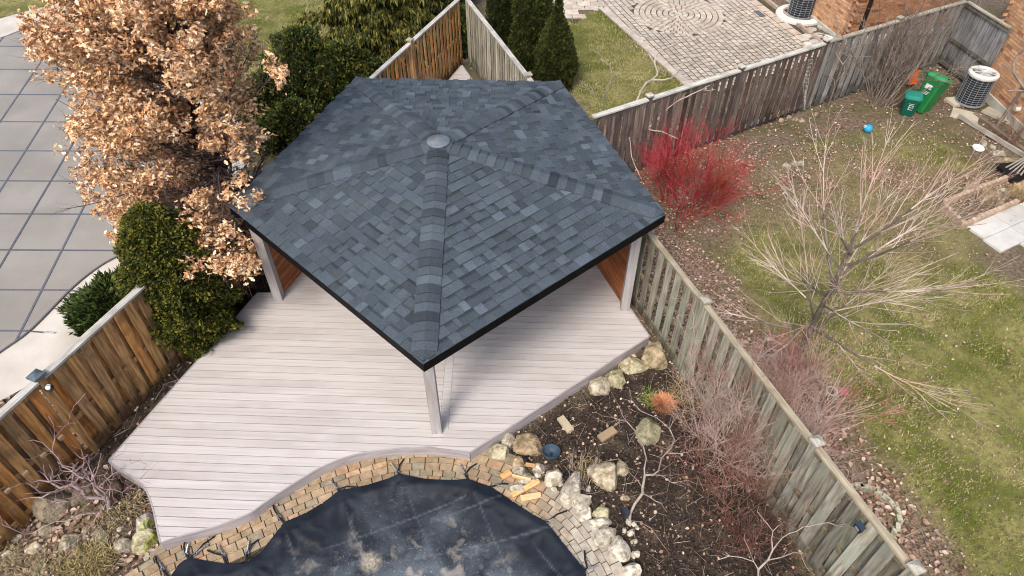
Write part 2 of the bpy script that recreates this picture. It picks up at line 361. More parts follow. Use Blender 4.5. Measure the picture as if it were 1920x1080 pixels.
def leaf_quads(x, y, z, s, tilt=.6):
    """folded leaf: two quads sharing a midrib"""
    n = len(x); a = rng.uniform(0, 2*np.pi, n); fold = rng.uniform(.1, .7, n); ti = rng.uniform(-tilt, tilt, n)
    u = np.stack([np.cos(a)*np.cos(ti), np.sin(a)*np.cos(ti), np.sin(ti)], -1); v = np.stack([-np.sin(a), np.cos(a), np.zeros(n)], -1)
    w = np.cross(u, v); c = np.stack([x, y, z], -1); s = s[:, None]; out = []
    for sg in (-1, 1):
        side = (sg*v*np.cos(fold)[:, None]+w*np.sin(fold)[:, None])*s*.42
        out.append(np.stack([c-u*s*.5, c-u*s*.12+side, c+u*s*.3+side*.8, c+u*s*.55], 1))
    return np.concatenate(out)
def scatter_litter():
    n = 260000; x = rng.uniform(-9, 14, n); y = rng.uniform(2.2, 20, n)
    lawn, mul, lit = masks(x, y)
    d = np.clip(lit*1.0*(1-.6*mul)*np.clip(2.6*(fbm(x*2, y*2, 71)-.28), .12, 1.3)+mul*.022+lawn*.018*(fbm(x*1.5, y*1.5, 72) > .5)+.03, 0, 1)
    keep = (rng.random(n) < np.clip(d*1.1, 0, 1)) & ~inside(x, y, PATIO) & ~inside(x, y, CONC) & ~inside(x, y, DECK) & ~inside(x, y, PAVE_OUT) & ~inside(x, y, POOL) & ~inside(x, y, SLABP) & (np.abs(x) < 5.1+y*.53)
    x = x[keep]; y = y[keep]; n = len(x); mul = mul[keep]
    s = rng.uniform(.03, .095, n)*np.where(mul > .5, .6, 1)*np.where(y > 8, .68, 1)*np.where(lawn[keep] > .5, .55, 1); z = rng.uniform(.02, .055, n)
    t = lut([(.44, .33, .24), (.40, .29, .21), (.28, .175, .115), (.56, .43, .35), (.22, .12, .08), (.42, .28, .21), (.28, .19, .145), (.10, .06, .04), (.14, .10, .08)], n)
    tag(link('leaf_litter', polymesh('leaf_litter', leaf_quads(x, y, z, s), np.concatenate([t, t]), M['litter'])), 'pinkish tan dead leaves lying over the beds and thin lawn', 'dead leaves', kind='stuff')
    n = 150000; x = rng.uniform(-8, 6, n); y = rng.uniform(2.2, 13, n); lawn, mul, lit = masks(x, y)
    keep = (rng.random(n) < mul*.9) & ~inside(x, y, DECK) & ~inside(x, y, PAVE_OUT) & ~inside(x, y, POOL); x = x[keep]; y = y[keep]; n = len(x)
    s = rng.uniform(.012, .04, n); t = lut([(.014, .012, .011), (.03, .023, .019), (.02, .017, .015), (.045, .034, .027), (.13, .095, .065)], n)
    tag(link('bark_chips', polymesh('bark_chips', leaf_quads(x, y, rng.uniform(.005, .03, n), s, .9), np.concatenate([t, t]), M['litter'])), 'black shredded bark mulch spread over the planting beds', 'mulch', kind='stuff')
    # fallen twigs
    n = 5200; x = rng.uniform(-7, 7, n); y = rng.uniform(2.2, 14, n); lawn, mul, lit = masks(x, y)
    keep = (rng.random(n) < np.clip(mul*.7+lit*.9, 0, 1)) & ~inside(x, y, DECK) & ~inside(x, y, PAVE_OUT) & ~inside(x, y, POOL); x = x[keep]; y = y[keep]; n = len(x)
    a = rng.uniform(0, np.pi, n); l = rng.uniform(.05, .28, n); z0 = rng.uniform(.02, .05, n)
    p0 = np.stack([x, y, z0], -1); p1 = p0+np.stack([np.cos(a)*l, np.sin(a)*l, rng.uniform(-.01, .06, n)], -1)
    tw = lut([(.34, .27, .22), (.22, .15, .12), (.42, .36, .30)], n)
    V, F, tn = seg_arrays(p0, p1, np.full(n, .004), np.full(n, .0025), tw, 3)
    tag(link('fallen_twigs', facemesh('fallen_twigs', V, F, tn, M['bark_pale'])), 'loose fallen twigs strewn over the mulch and leaves', 'twigs', kind='stuff')
def seg_arrays(p0, p1, r0, r1, tone, k=4):
    n = len(p0); d = p1-p0; L = np.linalg.norm(d, axis=1, keepdims=True)+1e-9; d = d/L
    p1 = p1+d*(r1[:, None]*.4); p0 = p0-d*(r0[:, None]*.2)
    ref = np.where(np.abs(d[:, 2:3]) > .9, np.array([[1., 0, 0]]), np.array([[0, 0, 1.]])); u = np.cross(d, ref); u /= np.linalg.norm(u, axis=1, keepdims=True)+1e-9; w = np.cross(d, u)
    V = np.zeros((n, 2*k, 3)); th = 2*np.pi*np.arange(k)/k
    for j in range(k):
        dirn = u*math.cos(th[j])+w*math.sin(th[j]); V[:, j] = p0+dirn*r0[:, None]; V[:, k+j] = p1+dirn*r1[:, None]
    b = (np.arange(n)*2*k)[:, None, None]; f = np.array([[j, (j+1) % k, k+(j+1) % k, k+j] for j in range(k)])[None]
    F = (b+f).reshape(-1, 4); tn = np.repeat(tone, 2*k, axis=0)
    return V.reshape(-1, 3), F, tn

# ------------------------------------------------------------------ neighbour's pool on the left
CONC = ats([(-80,48),(0,38),(50,24),(120,8),(205,6),(330,60),(430,180),(470,300),(395,400),(300,460),(246,500),(205,560),(183,607),(167,630),(117,680),(60,723),(0,757),(-80,800)])
COVER = catmull(ats([(-80,98),(0,73),(53,54),(103,48),(205,50),(290,80),(360,190),(370,300),(330,395),(280,445),(227,478),(188,500),(137,540),(60,618),(0,662),(-80,720)], .05), 4)
a = Acc(); a.prism(CONC, -.08, .045); me = a.mesh('pool_concrete', M['concrete']); me.materials.append(M['concrete_edge'])
for p in me.polygons[2:]: p.material_index = 1
tag(link('pool_concrete', me), kind='structure')
pc = thing('pool_cover', 'flat taupe mesh safety cover with grey webbing grid over the left pool', 'pool cover', (*at(100, 350), .05))
def tri_fill(poly, z, name, mat, parent):
    import mathutils.geometry as g
    tris = g.tessellate_polygon([[Vector((x, y, 0)) for x, y in poly]])
    A = Acc(); A.add([(x, y, z) for x, y in poly], [t if (Vector(poly[t[1]])-Vector(poly[t[0]])).cross(Vector(poly[t[2]])-Vector(poly[t[0]])) > 0 else t[::-1] for t in tris])
    n = len(poly); A.add([(x, y, z) for x, y in poly]+[(x, y, z-.02) for x, y in poly], [(i, n+i, n+(i+1) % n, (i+1) % n) for i in range(n)])
    return link(name, A.mesh(name, mat), parent)
tri_fill(COVER, .064, 'mesh_sheet', M['grey_cover'], pc)
def clipline(p, q, poly, step=.05):
    p = np.array(p); q = np.array(q); L = np.linalg.norm(q-p); t = np.arange(0, 1, step/L); P = p+(q-p)*t[:, None]
    ins = inside(P[:, 0], P[:, 1], poly)
    if not ins.any(): return None
    i = np.where(ins)[0]; return P[i[0]], P[i[-1]]
def strip(A, p, q, w, z, tone=(1, 1, 1), th=.004):
    p = np.array(p); q = np.array(q); d = (q-p)/np.linalg.norm(q-p); A.box(((p[0]+q[0])/2, (p[1]+q[1])/2, z), (np.linalg.norm(q-p), w, th), math.atan2(d[1], d[0]), tone)
for i, yy in enumerate((18.69, 17.36, 16.04, 14.76, 13.53, 12.38, 11.25, 10.14, 9.05, 8.05)):
    c = clipline((-19, yy+.02), (-2, yy-.12), COVER)
    if c:
        A = Acc(); strip(A, c[0], c[1], .038, .068); link('webbing_strap', A.mesh('webbing_strap', M['webbing']), pc)
        if i > 5:
            A = Acc(); e = c[1]; strip(A, e, e+np.array([.30, -.03]), .03, .062); sp = link('anchor_strap', A.mesh('anchor_strap', M['webbing']), pc)
            A = Acc(); A.tube([(e[0]+.3, e[1]-.03, .075), (e[0]+.5, e[1]-.05, .075)], .013, 8); link('spring', A.mesh('spring', M['steel']), sp)
for (x0, y0), (x1, y1) in (((-14.1, 15), (-14.4, 17.2)), ((-12.43, 14.71), (-12.81, 17.22)), ((-11., 11.96), (-11.43, 15.2)), ((-9.77, 9.6), (-10.2, 13.42)), ((-8.62, 8.5), (-9.05, 12.15)), ((-7.5, 8.5), (-7.9, 12.15)), ((-6.4, 8.5), (-6.75, 12.15))):
    dx, dy = x1-x0, y1-y0
    c = clipline((x0-dx*4, y0-dy*4), (x1+dx*4, y1+dy*4), COVER)
    if c:
        A = Acc(); strip(A, c[0], c[1], .038, .0715); link('webbing_strap', A.mesh('webbing_strap', M['webbing']), pc)
A = Acc()
for i in range(len(COVER)-1): strip(A, COVER[i], COVER[i+1], .03, .0745)
link('edge_binding', A.mesh('edge_binding', M['webbing']), pc)

# ------------------------------------------------------------------ top neighbour's patio
def pave_piece(poly, z0, z1, inset=.006, tone=(1, 1, 1), jag=0.0):
    c = np.mean(poly, axis=0); P = []
    for p in poly:
        d = c-np.array(p); L = np.linalg.norm(d)+1e-9; P.append(np.array(p)+d/L*inset*1.4+rng.normal(0, jag, 2))
    ch = [p+(c-p)*.05 for p in P]
    A = Acc(); n = len(P); A.ring([[Vector((*p, z0)) for p in P], [Vector((*p, z1-.008)) for p in P], [Vector((*p, z1)) for p in ch]], cap0=False, tone=tone)
    return A
def emit_pieces(pieces, name, mat, parent, limit, key):
    """largest/nearest 'limit' pieces as parts, the rest joined"""
    pieces.sort(key=key); rest = Acc()
    for i, p in enumerate(pieces):
        if i < limit: link(name, p[0].mesh(name, mat), parent)
        else: rest.add(p[0].v, p[0].f, p[1])
    if rest.v: tag(link('distant_'+name+'s', rest.mesh(name+'s', mat), parent), kind='stuff')
A = Acc(); A.prism(PATIO, -.1, .004); patio = tag(link('patio', A.mesh('patio', M['joint'])), kind='structure')
pieces = []
cc = np.array(at(1272, 27)); RC = 1.37
def ptone(warm=.0):
    b = rng.uniform(.9, 1.08); w = rng.uniform(-.02, .05)+warm; return (b*(1+w), b, b*(1-w))
rows = [(0, .14)]+[(.14+.176*k, .14+.176*(k+1)) for k in range(7)]
for r0, r1 in rows:
    if r0 == 0: 
        A = pave_piece([(cc[0]+r1*math.cos(a), cc[1]+r1*math.sin(a)) for a in np.linspace(0, 2*np.pi, 9)[:-1]], -.02, .02); pieces.append((A, (1, 1, 1), cc)); continue
    k = max(7, int(2*np.pi*(r0+r1)/2/.17)); off = rng.random()
    for j in range(k):
        a0, a1 = 2*np.pi*(j+off)/k, 2*np.pi*(j+1+off)/k
        poly = [(cc[0]+r0*math.cos(a0), cc[1]+r0*math.sin(a0)), (cc[0]+r1*math.cos(a0), cc[1]+r1*math.sin(a0)), (cc[0]+r1*math.cos(a1), cc[1]+r1*math.sin(a1)), (cc[0]+r0*math.cos(a1), cc[1]+r0*math.sin(a1))]
        t = ptone(.02); pieces.append((pave_piece(poly, -.02, .024+rng.uniform(-.003, .003), .015, t, .003), t, np.mean(poly, axis=0)))
ang = math.atan2(18.70-21.97, 8.78-7.78); ux = np.array([math.cos(ang), math.sin(ang)]); uy = np.array([-ux[1], ux[0]])
o0 = np.array(at(1420, 0)); s = -1.2
v = -.02; row = 0
while v > -6.5:
    h = .175 if row else .30; s = -2.6+rng.uniform(0, .1)
    while s < 6.2:
        w = rng.choice([.15, .19, .22]) if row else .42
        poly = [o0+ux*s+uy*v*1.0, o0+ux*(s+w)+uy*v, o0+ux*(s+w)+uy*(v-h), o0+ux*s+uy*(v-h)]
        c = np.mean(poly, axis=0)
        if sdist(c[0], c[1], PATIO) > .06 and np.linalg.norm(c-cc) > RC+.01:
            t = ptone(.05 if not row else 0); pieces.append((pave_piece([tuple(p) for p in poly], -.02, .012+rng.uniform(-.004, .004), .015, t, .004), t, c))
        s += w
    v -= h; row += 1
ed = [np.array(p) for p in (at(1127, 18), at(1290, 166))]; dl = np.linalg.norm(ed[1]-ed[0]); dd = (ed[1]-ed[0])/dl; nn = np.array([-dd[1], dd[0]]);
for k in range(int(dl/.32)):
    p = ed[0]+dd*.32*k; q = p+dd*.32; poly = [p-nn*.02, q-nn*.02, q+nn*.2, p+nn*.2]; t = (1.08, 1.05, 1.05); pieces.append((pave_piece([tuple(x) for x in poly], -.02, .028, .006, t), t, np.mean(poly, axis=0)))
emit_pieces(pieces, 'paver', M['patio_paver'], patio, 295, lambda p: np.hypot(p[2][0], p[2][1]))
A = Acc(); A.box((*at(1424, 27), .026), (.42, .17, .012), ang); tag(link('drain_grate', A.mesh('drain_grate', M['webbing'])), 'dark slotted drain grate set in the pavers beside the far air conditioner', 'drain')
# walkway slabs beyond the conifers
wk = Acc(); wkp = ats([(1010,-60),(1030,30),(1080,44),(1100,25),(1135,8),(1125,-60)]); wk.prism(wkp, -.1, .008)
walk = tag(link('walkway', wk.mesh('walkway', M['joint'])), kind='structure')
for i in range(7):
    for j in range(7):
        c = np.array((1.0+.42*i+.2*(j % 2), 20.6+.30*j)); poly = [c, c+(.42, 0), c+(.42, .30), c+(0, .30)]
        if sdist(*(np.mean(poly, axis=0)), wkp) > .08:
            t = ptone(.03); link('paver', pave_piece([tuple(p) for p in poly], -.02, .025+rng.uniform(-.004, .004), .006, (t[0]*1.15, t[1]*1.15, t[2]*1.15), .01).mesh('paver', M['patio_paver']), walk)

# ------------------------------------------------------------------ near pool: pavers and black winter cover
def offset_curve(P, d):
    P = np.array(P); n = len(P); T_ = np.roll(P, -1, 0)-np.roll(P, 1, 0); T_ /= np.linalg.norm(T_, axis=1)[:, None]; N_ = np.stack([T_[:, 1], -T_[:, 0]], -1)
    ctr = P.mean(0)
    if np.mean(np.sum(N_*(P-ctr), 1)) < 0: N_ = -N_
    return P+N_*d
def resample(P, step, closed=True):
    P = np.array(P); Q = np.vstack([P, P[:1]]) if closed else P; d = np.r_[0, np.cumsum(np.linalg.norm(np.diff(Q, axis=0), axis=1))]
    n = max(3, int(d[-1]/step)); t = np.linspace(0, d[-1], n+1)[:-1] if closed else np.linspace(0, d[-1], n+1)
    return np.stack([np.interp(t, d, Q[:, 0]), np.interp(t, d, Q[:, 1])], -1)
STRAPS = [(354,1047),(461,1058),(533.5,981),(637,921),(749,890),(878,900),(1024,980),(1096,1069)]
CEDGE = ats([(318,1085),(335,1060),(354,1047),(393,1053),(424,1058),(461,1058),(491,1034),(508,1012),(533.5,981),(578,960),(608,942),(637,921),(689,910),(722,900),(749,890),(800,899),(840,901),(878,900),(920,913),(969,946),(1000,966),(1024,980),(1046,1006),(1071,1038),(1096,1069),(1106,1110),(1125,1190),(1110,1280),(980,1390),(700,1440),(400,1390),(250,1250),(270,1150)], .035)
A = Acc(); bandp = PAVE_OUT+[at(1300, 1500), at(100, 1500)]
surround = tag(link('pool_surround', None), kind='structure')
A.prism(bandp, -.12, -.035)
# joint bed is a ring of quads round the pool so the pool itself stays open
ring_in = offset_curve(resample(POOL, .12), -.05); A = Acc(); n = len(ring_in); ro = offset_curve(ring_in, 1.9)
base = resample(POOL, .12); b0 = offset_curve(base, -.02); b1 = b0.copy(); lim_ = PAVE_OUT+[at(1400, 1500), at(0, 1500)]
for dd_ in np.arange(.1, 1.9, .05):
    c_ = offset_curve(base, dd_); k_ = (sdist(c_[:, 0], c_[:, 1], lim_) > -.04) & (np.linalg.norm(b1-offset_curve(base, dd_-.05), axis=1) < .13); b1[k_] = c_[k_]
A.add([(*p, .014) for p in b0]+[(*p, .014) for p in b1], [(i, (i+1) % n, n+(i+1) % n, n+i) for i in range(n)])
me = A.mesh('joint_bed', M['joint']); link('joint_bed', me, surround)
OUT = PAVE_OUT+[at(1400, 1500), at(0, 1500)]
pieces = []; d0 = -.26
POOL2 = catmull(ats([(215,1150),(285,1092),(365,1052),(440,1018),(530,975),(637,930),(749,897),(878,903),(1024,976),(1096,1066),(1128,1150),(1120,1260),(1000,1400),(700,1450),(400,1400),(210,1250)]), 6, True)
base = resample(POOL2, .03)
for ri, h in enumerate([.12, .14, .10, .12, .09, .165, .18, .18, .17, .19, .20, .2, .2]):
    d1 = d0+h; c0 = offset_curve(base, d0); c1 = offset_curve(base, d1); i = int(rng.integers(0, 5)); nb = len(base)
    while i < nb-3:
        w = int(rng.choice([5, 6, 6, 7])); j = min(i+w, nb-1)
        poly = [c0[i], c1[i], c1[j], c0[j]]; c = np.mean(poly, axis=0)
        if sdist(c[0], c[1], OUT) > -.02 and sdist(c[0], c[1], DECK) < .15 and np.linalg.norm(c1[j]-c1[i]) > .045 and c[1] > 1.8 and sdist(c[0], c[1], CEDGE) < .10 and sdist(c[0], c[1], POOL) < .12:
            right = np.clip((c[0]-.35)/.5, 0, 1)
            r = rng.random()
            if r < .55: t = np.array([1.06, 1.0, .88])
            elif r < .70: t = np.array([1.16, .98, .84])
            elif r < .90: t = np.array([.86, .92, .90])
            else: t = np.array([1.0, .93, .84])
            t = t*rng.uniform(.85, 1.12)*(1+.0*right); pale = np.array([1.22, 1.38, 1.58])*rng.uniform(.88, 1.08); t = t*(1-right)+pale*right
            pieces.append((pave_piece([tuple(p) for p in poly], -.03, .03+rng.uniform(-.002, .002), .0045, tuple(t), .002), tuple(t), c))
        i = j
    d0 = d1
emit_pieces(pieces, 'paver', M['paver'], surround, 298, lambda p: p[2][1]*0+abs(p[2][1]-4.6)+abs(p[2][0]+1.2)*.55)

def cover_mat():
    m = bpy.data.materials.new('black_winter_cover'); m.use_nodes = True; N = m.node_tree.nodes; L = m.node_tree.links; b = N['Principled BSDF']
    b.inputs['Roughness'].default_value = .6; b.inputs['Specular IOR Level'].default_value = .2
    tc = N.new('ShaderNodeTexCoord')
    def noise(sc, det=6, dist=0):
        n = N.new('ShaderNodeTexNoise'); n.inputs['Scale'].default_value = sc; n.inputs['Detail'].default_value = det; n.inputs['Distortion'].default_value = dist; L.new(tc.outputs['Object'], n.inputs['Vector']); return n.outputs['Fac']
    def mr(v, a_, b_, c=0, d=1):
        r = N.new('ShaderNodeMapRange'); r.inputs[1].default_value = a_; r.inputs[2].default_value = b_; r.inputs[3].default_value = c; r.inputs[4].default_value = d; L.new(v, r.inputs[0]); return r.outputs[0]
    def mul(a_, b_):
        x = N.new('ShaderNodeMath'); x.operation = 'MULTIPLY'; L.new(a_, x.inputs[0]); L.new(b_, x.inputs[1]); return x.outputs[0]
    def mix(f, a_, b_):
        x = N.new('ShaderNodeMix'); x.data_type = 'RGBA'; L.new(f, x.inputs['Factor'])
        for s_, c in (('A', a_), ('B', b_)):
            if isinstance(c, tuple): x.inputs[s_].default_value = (*c, 1)
            else: L.new(c, x.inputs[s_])
        return x.outputs['Result']
    dirt = N.new('ShaderNodeAttribute'); dirt.attribute_name = 'dirt'; seam = N.new('ShaderNodeAttribute'); seam.attribute_name = 'seam'
    col = mix(mr(noise(3), .35, .65), (.004, .007, .013), (.012, .017, .027))
    col = mix(mul(dirt.outputs['Fac'], mr(noise(1.8, 9, .8), .38, .62, .12, 1)), col, (.125, .152, .18))
    col = mix(mul(dirt.outputs['Fac'], mr(noise(4.6, 12, .35), .55, .66, 0, .75)), col, (.36, .32, .28))
    col = mix(mul(dirt.outputs['Fac'], mr(noise(52, 8), .61, .69, 0, .8)), col, (.42, .40, .37))
    col = mix(mul(seam.outputs['Fac'], mr(noise(9, 4), .35, .6, .08, .26)), col, (.24, .27, .30))
    sp = N.new('ShaderNodeAttribute'); sp.attribute_name = 'spot'; col = mix(mul(sp.outputs['Fac'], mr(noise(22), .3, .6, .1, .95)), col, (.42, .37, .28))
    L.new(col, b.inputs['Base Color'])
    bp = N.new('ShaderNodeBump'); bp.inputs['Strength'].default_value = .2; bp.inputs['Distance'].default_value = .02; L.new(noise(12, 5), bp.inputs['Height']); L.new(bp.outputs[0], b.inputs['Normal'])
    return m
def make_cover():
    xs = np.arange(-5.6, 2.2, .028); ys = np.arange(1.0, 5.4, .028); X, Y = np.meshgrid(xs, ys)
    D = sdist(X, Y, CEDGE); ins = D > -.02; D2 = sdist(X, Y, POOL)-.14
    sx = np.array(ats(STRAPS, .035))
    # tension folds radiate from the straps
    Z = .05-.22*np.clip(1-np.exp(-np.clip(D2, 0, 9)/.42), 0, 1)
    fold = np.zeros_like(X)
    for k, (a_, b_) in enumerate(sx):
        dx, dy = X-a_, Y-b_; r = np.hypot(dx, dy); th = np.arctan2(dy, dx)
        fold += np.cos(th*11+k*1.7+3*fbm(X*3, Y*3, 50+k))*np.exp(-((r-.25)/.22)**2)*.008*np.clip(r/.2, 0, 1)
        Z += .02*np.exp(-(r/.12)**2)
    Z += fold*np.clip((D-.03)/.2, 0, 1)+(fbm(X*2.2, Y*2.2, 41)-.5)*.03*np.clip(D/.5, 0, 1)
    rr = np.abs(fbm(X*1.6+Y*.8, Y*2.6-X*.8, 43)-.5); Z += np.clip(.03-rr, 0, .03)*.4*np.clip(D/.2, 0, 1)
    dirt = np.clip((D-.55)/.9+(fbm(X*1.2, Y*1.2, 45)-.5)*1.9, 0, 1)
    seam = np.zeros_like(X); spot = np.zeros_like(X)
    for (p, q) in [((637,921),(690,1080)), ((749,890),(830,1080)), ((878,900),(960,1080)), ((660,1060),(985,1000)), ((780,980),(880,950)), ((985,1000),(1060,1090)), ((533,981),(560,1080)),((560,1040),(760,970))]:
        p = np.array(at(*p)); q = np.array(at(*q)); d = q-p; t = np.clip(((X-p[0])*d[0]+(Y-p[1])*d[1])/(d@d), 0, 1.6); dist = np.hypot(X-p[0]-t*d[0], Y-p[1]-t*d[1])
        seam = np.maximum(seam, np.clip(1.3-dist/.012, 0, 1)*np.clip(t*4-.5, 0, 1))
    for (p, r_) in [((693,1045),.11)]:
        p = np.array(at(*p)); spot = np.maximum(spot, np.clip(1.5-np.hypot(X-p[0], Y-p[1])/r_+(fbm(X*7, Y*7, 48)-.5)*.8, 0, 1))
    V = np.stack([X, Y, Z], -1); nx = len(xs); ny = len(ys); idx = np.arange(nx-1)[None, :]+np.arange(ny-1)[:, None]*nx
    # snap the border vertices onto the outline
    E_ = resample(CEDGE, .01)
    near = (np.abs(D) < .03)
    for j, i in zip(*np.where(near & (D <= .0))):
        k = np.argmin((E_[:, 0]-X[j, i])**2+(E_[:, 1]-Y[j, i])**2); V[j, i, 0], V[j, i, 1] = E_[k]
    ins = D > -.028
    ok = ins[:-1, :-1] & ins[1:, :-1] & ins[:-1, 1:] & ins[1:, 1:]
    F = np.stack([idx, idx+1, idx+nx+1, idx+nx], -1)[ok]
    me = facemesh('cover_sheet', V.reshape(-1, 3), F, np.ones((nx*ny, 3)), cover_mat(), True)
    for n_, a_ in (('dirt', dirt), ('seam', seam), ('spot', spot)):
        q = me.attributes.new(n_, 'FLOAT', 'POINT'); q.data.foreach_set('value', a_.ravel().astype('f'))
    import bmesh
    bm = bmesh.new(); bm.from_mesh(me); bmesh.ops.delete(bm, geom=[v_ for v_ in bm.verts if not v_.link_faces], context='VERTS'); bm.to_mesh(me); bm.free()
    return me
wc = thing('winter_cover', 'black winter pool cover strapped down and dusted with pale dried silt', 'pool cover', (*at(700, 1050), 0))
link('cover_sheet', make_cover(), wc)
# pool water floor under it
A = Acc(); A.prism(list(map(tuple, offset_curve(base, -.02))), -1.2, -.9); tag(link('pool_floor', A.mesh('pool_floor', M['slab'])), kind='structure')
def tie(p, mid, ring, tail):
    p = np.array(at(*p, .05)); mid = np.array(at(*mid, .05)); ring = np.array(at(*ring, .05)); tail = np.array(at(*tail, .06))
    A = Acc(); A.tube([(*p, .05), (*((p+mid)/2), .065), (*mid, .055)], .016, 6); st = link('strap', A.mesh('strap', M['black_web']), wc)
    A = Acc(); d = mid-p; d /= np.linalg.norm(d)+1e-9; ra = math.atan2(d[1], d[0])
    for (ox, oy, w, h) in ((0, .02, .05, .008), (0, -.02, .05, .008), (.022, 0, .008, .045), (-.022, 0, .008, .045), (0, 0, .008, .045)):
        A.box((mid[0]+ox*d[0]-oy*d[1], mid[1]+ox*d[1]+oy*d[0], .066), (w, h, .008), ra)
    link('buckle', A.mesh('buckle', M['steel']), st)
    A = Acc(); n_ = 16; pts = []
    dd_ = ring-mid; L_ = np.linalg.norm(dd_); u_ = dd_/L_; v_ = np.array([-u_[1], u_[0]])
    for k in range(73):
        t_ = k/72; a_ = t_*2*math.pi*12; c_ = mid+u_*(L_*(.12+.68*t_)); pts.append((c_[0]+v_[0]*.012*math.cos(a_), c_[1]+v_[1]*.012*math.cos(a_), .062+.012*math.sin(a_)))
    A.tube(pts, .0042, 4)
    e_ = mid+u_*L_*.8; A.tube([(*e_, .06), (*(mid+u_*L_*.9+v_*.015), .06), (*ring, .055), (*(mid+u_*L_*.9-v_*.015), .06), (*e_, .06)], .004, 4)
    link('spring', A.mesh('spring', M['steel']), st)
    A = Acc(); w_ = tail-mid; c_ = (mid+tail)/2+np.array([-w_[1], w_[0]])*.06
    A.tube([(*mid, .06), (*c_, .075), (*tail, .05)], .012, 6); tl = link('strap_tail', A.mesh('strap_tail', M['black_web']), st)
for a_ in [((354,1047),(349,1040),(354,1017),(346,1012)), ((354,1047),(366,1040),(392,1019),(402,1005)), ((424,1057),(419,1042),(408,1020),(388,1031)), ((461,1058),(464,1036),(467,1010),(484,1011)),
           ((533,981),(524,970),(512,952),(511,945)), ((637,921),(633,918),(618,900),(670,913)), ((749,890),(746,886),(731,866),(757,860)), ((878,900),(872,890),(861,868),(893,869)),
           ((920,913),(932,911),(944,909),(953,907)), ((1024,980),(1027,979),(1040,972),(1063,957)), ((1096,1069),(1101,1066),(1122,1062),(1096,1032)), ((318,1085),(305,1068),(298,1055),(290,1042))]: tie(*a_)

# ------------------------------------------------------------------ deck
def clip_half(poly, nx, ny, c):
    out = []; n = len(poly)
    for i in range(n):
        p, q = poly[i], poly[(i+1) % n]; dp = nx*p[0]+ny*p[1]-c; dq = nx*q[0]+ny*q[1]-c
        if dp >= 0: out.append(p)
        if (dp >= 0) != (dq >= 0):
            t = dp/(dp-dq); out.append((p[0]+(q[0]-p[0])*t, p[1]+(q[1]-p[1])*t))
    return out
def solid(poly, z0, z1, name, mat, parent, M_=None, tone=(1, 1, 1)):
    import mathutils.geometry as g
    P = []
    for p in poly:
        if not P or math.hypot(p[0]-P[-1][0], p[1]-P[-1][1]) > 1e-4: P.append(p)
    if len(P) < 3: return None
    tris = g.tessellate_polygon([[Vector((x, y, 0)) for x, y in P]])
    if not tris: return None
    A = Acc(); n = len(P); F = []
    for t in tris:
        a_, b_, c_ = [Vector(P[k]) for k in t]
        if (b_-a_).cross(c_-a_) < 0: t = t[::-1]
        F.append(tuple(k+n for k in t)); F.append(tuple(t[::-1]))
    area = sum(P[i][0]*P[(i+1) % n][1]-P[(i+1) % n][0]*P[i][1] for i in range(n))
    for i in range(n):
        j = (i+1) % n; F.append((i, j, n+j, n+i) if area > 0 else (j, i, n+i, n+j))
    A.add([(x, y, z0) for x, y in P]+[(x, y, z1) for x, y in P], F, tone)
    return link(name, A.mesh(name, mat), parent, M_)
deck = thing('deck', 'pale pinkish grey composite deck with a curved front edge', 'deck', (-1.2, 8, 0))
ba = R(-2.2); bx = np.array([math.cos(ba), math.sin(ba)]); by = np.array([-bx[1], bx[0]])
vs = [p[0]*by[0]+p[1]*by[1] for p in DECK]; v0 = min(vs); BW = .1395
brk_l, brk_r = at(838, 760, DECK_Z)[0]-.085, at(838, 760, DECK_Z)[0]+.05     # breaker board behind the front post
post_y = at(820, 812, DECK_Z)[1]
k = 0; v = v0-.06
while v < max(vs):
    a_, b_ = v+.0058, v+BW-.0058
    pl = clip_half(clip_half(DECK, by[0], by[1], a_), -by[0], -by[1], -b_)
    if len(pl) > 2:
        yc = (a_+b_)/2
        if yc+.02 > post_y*by[1]+(-1.1)*by[0]+.1:
            hs = (clip_half(pl, -1, 0, -brk_l), clip_half(pl, 1, 0, brk_r))
        else: hs = (pl,)
        for half in hs:
            if len(half) > 2:
                cb_, sb_ = math.cos(-ba), math.sin(-ba); o_ = solid([(cb_*x-sb_*y, sb_*x+cb_*y) for x, y in half], DECK_Z-.024, DECK_Z, 'board', M['deck'], deck, Matrix.Rotation(ba, 4, 'Z'))
                w_ = [1, .985, .995, .975, 1.005, .99][int(rng.integers(0, 6))]
                if o_: o_.color = (w_, w_*.985, w_*.975, 1)
    v += BW
bb = [(brk_l+.003, post_y+.02), (brk_r-.003, post_y+.02), (brk_r-.003, 17.0), (brk_l+.003, 17.0)]
solid(clip_half(clip_half(bb, *((lambda p, q: (-(q[1]-p[1]), q[0]-p[0], -(q[1]-p[1])*p[0]+(q[0]-p[0])*p[1]))(DECK[-4], DECK[-3]))), 0, -1, -15.5), DECK_Z-.024, DECK_Z+.0005, 'breaker_board', M['deck'], deck)
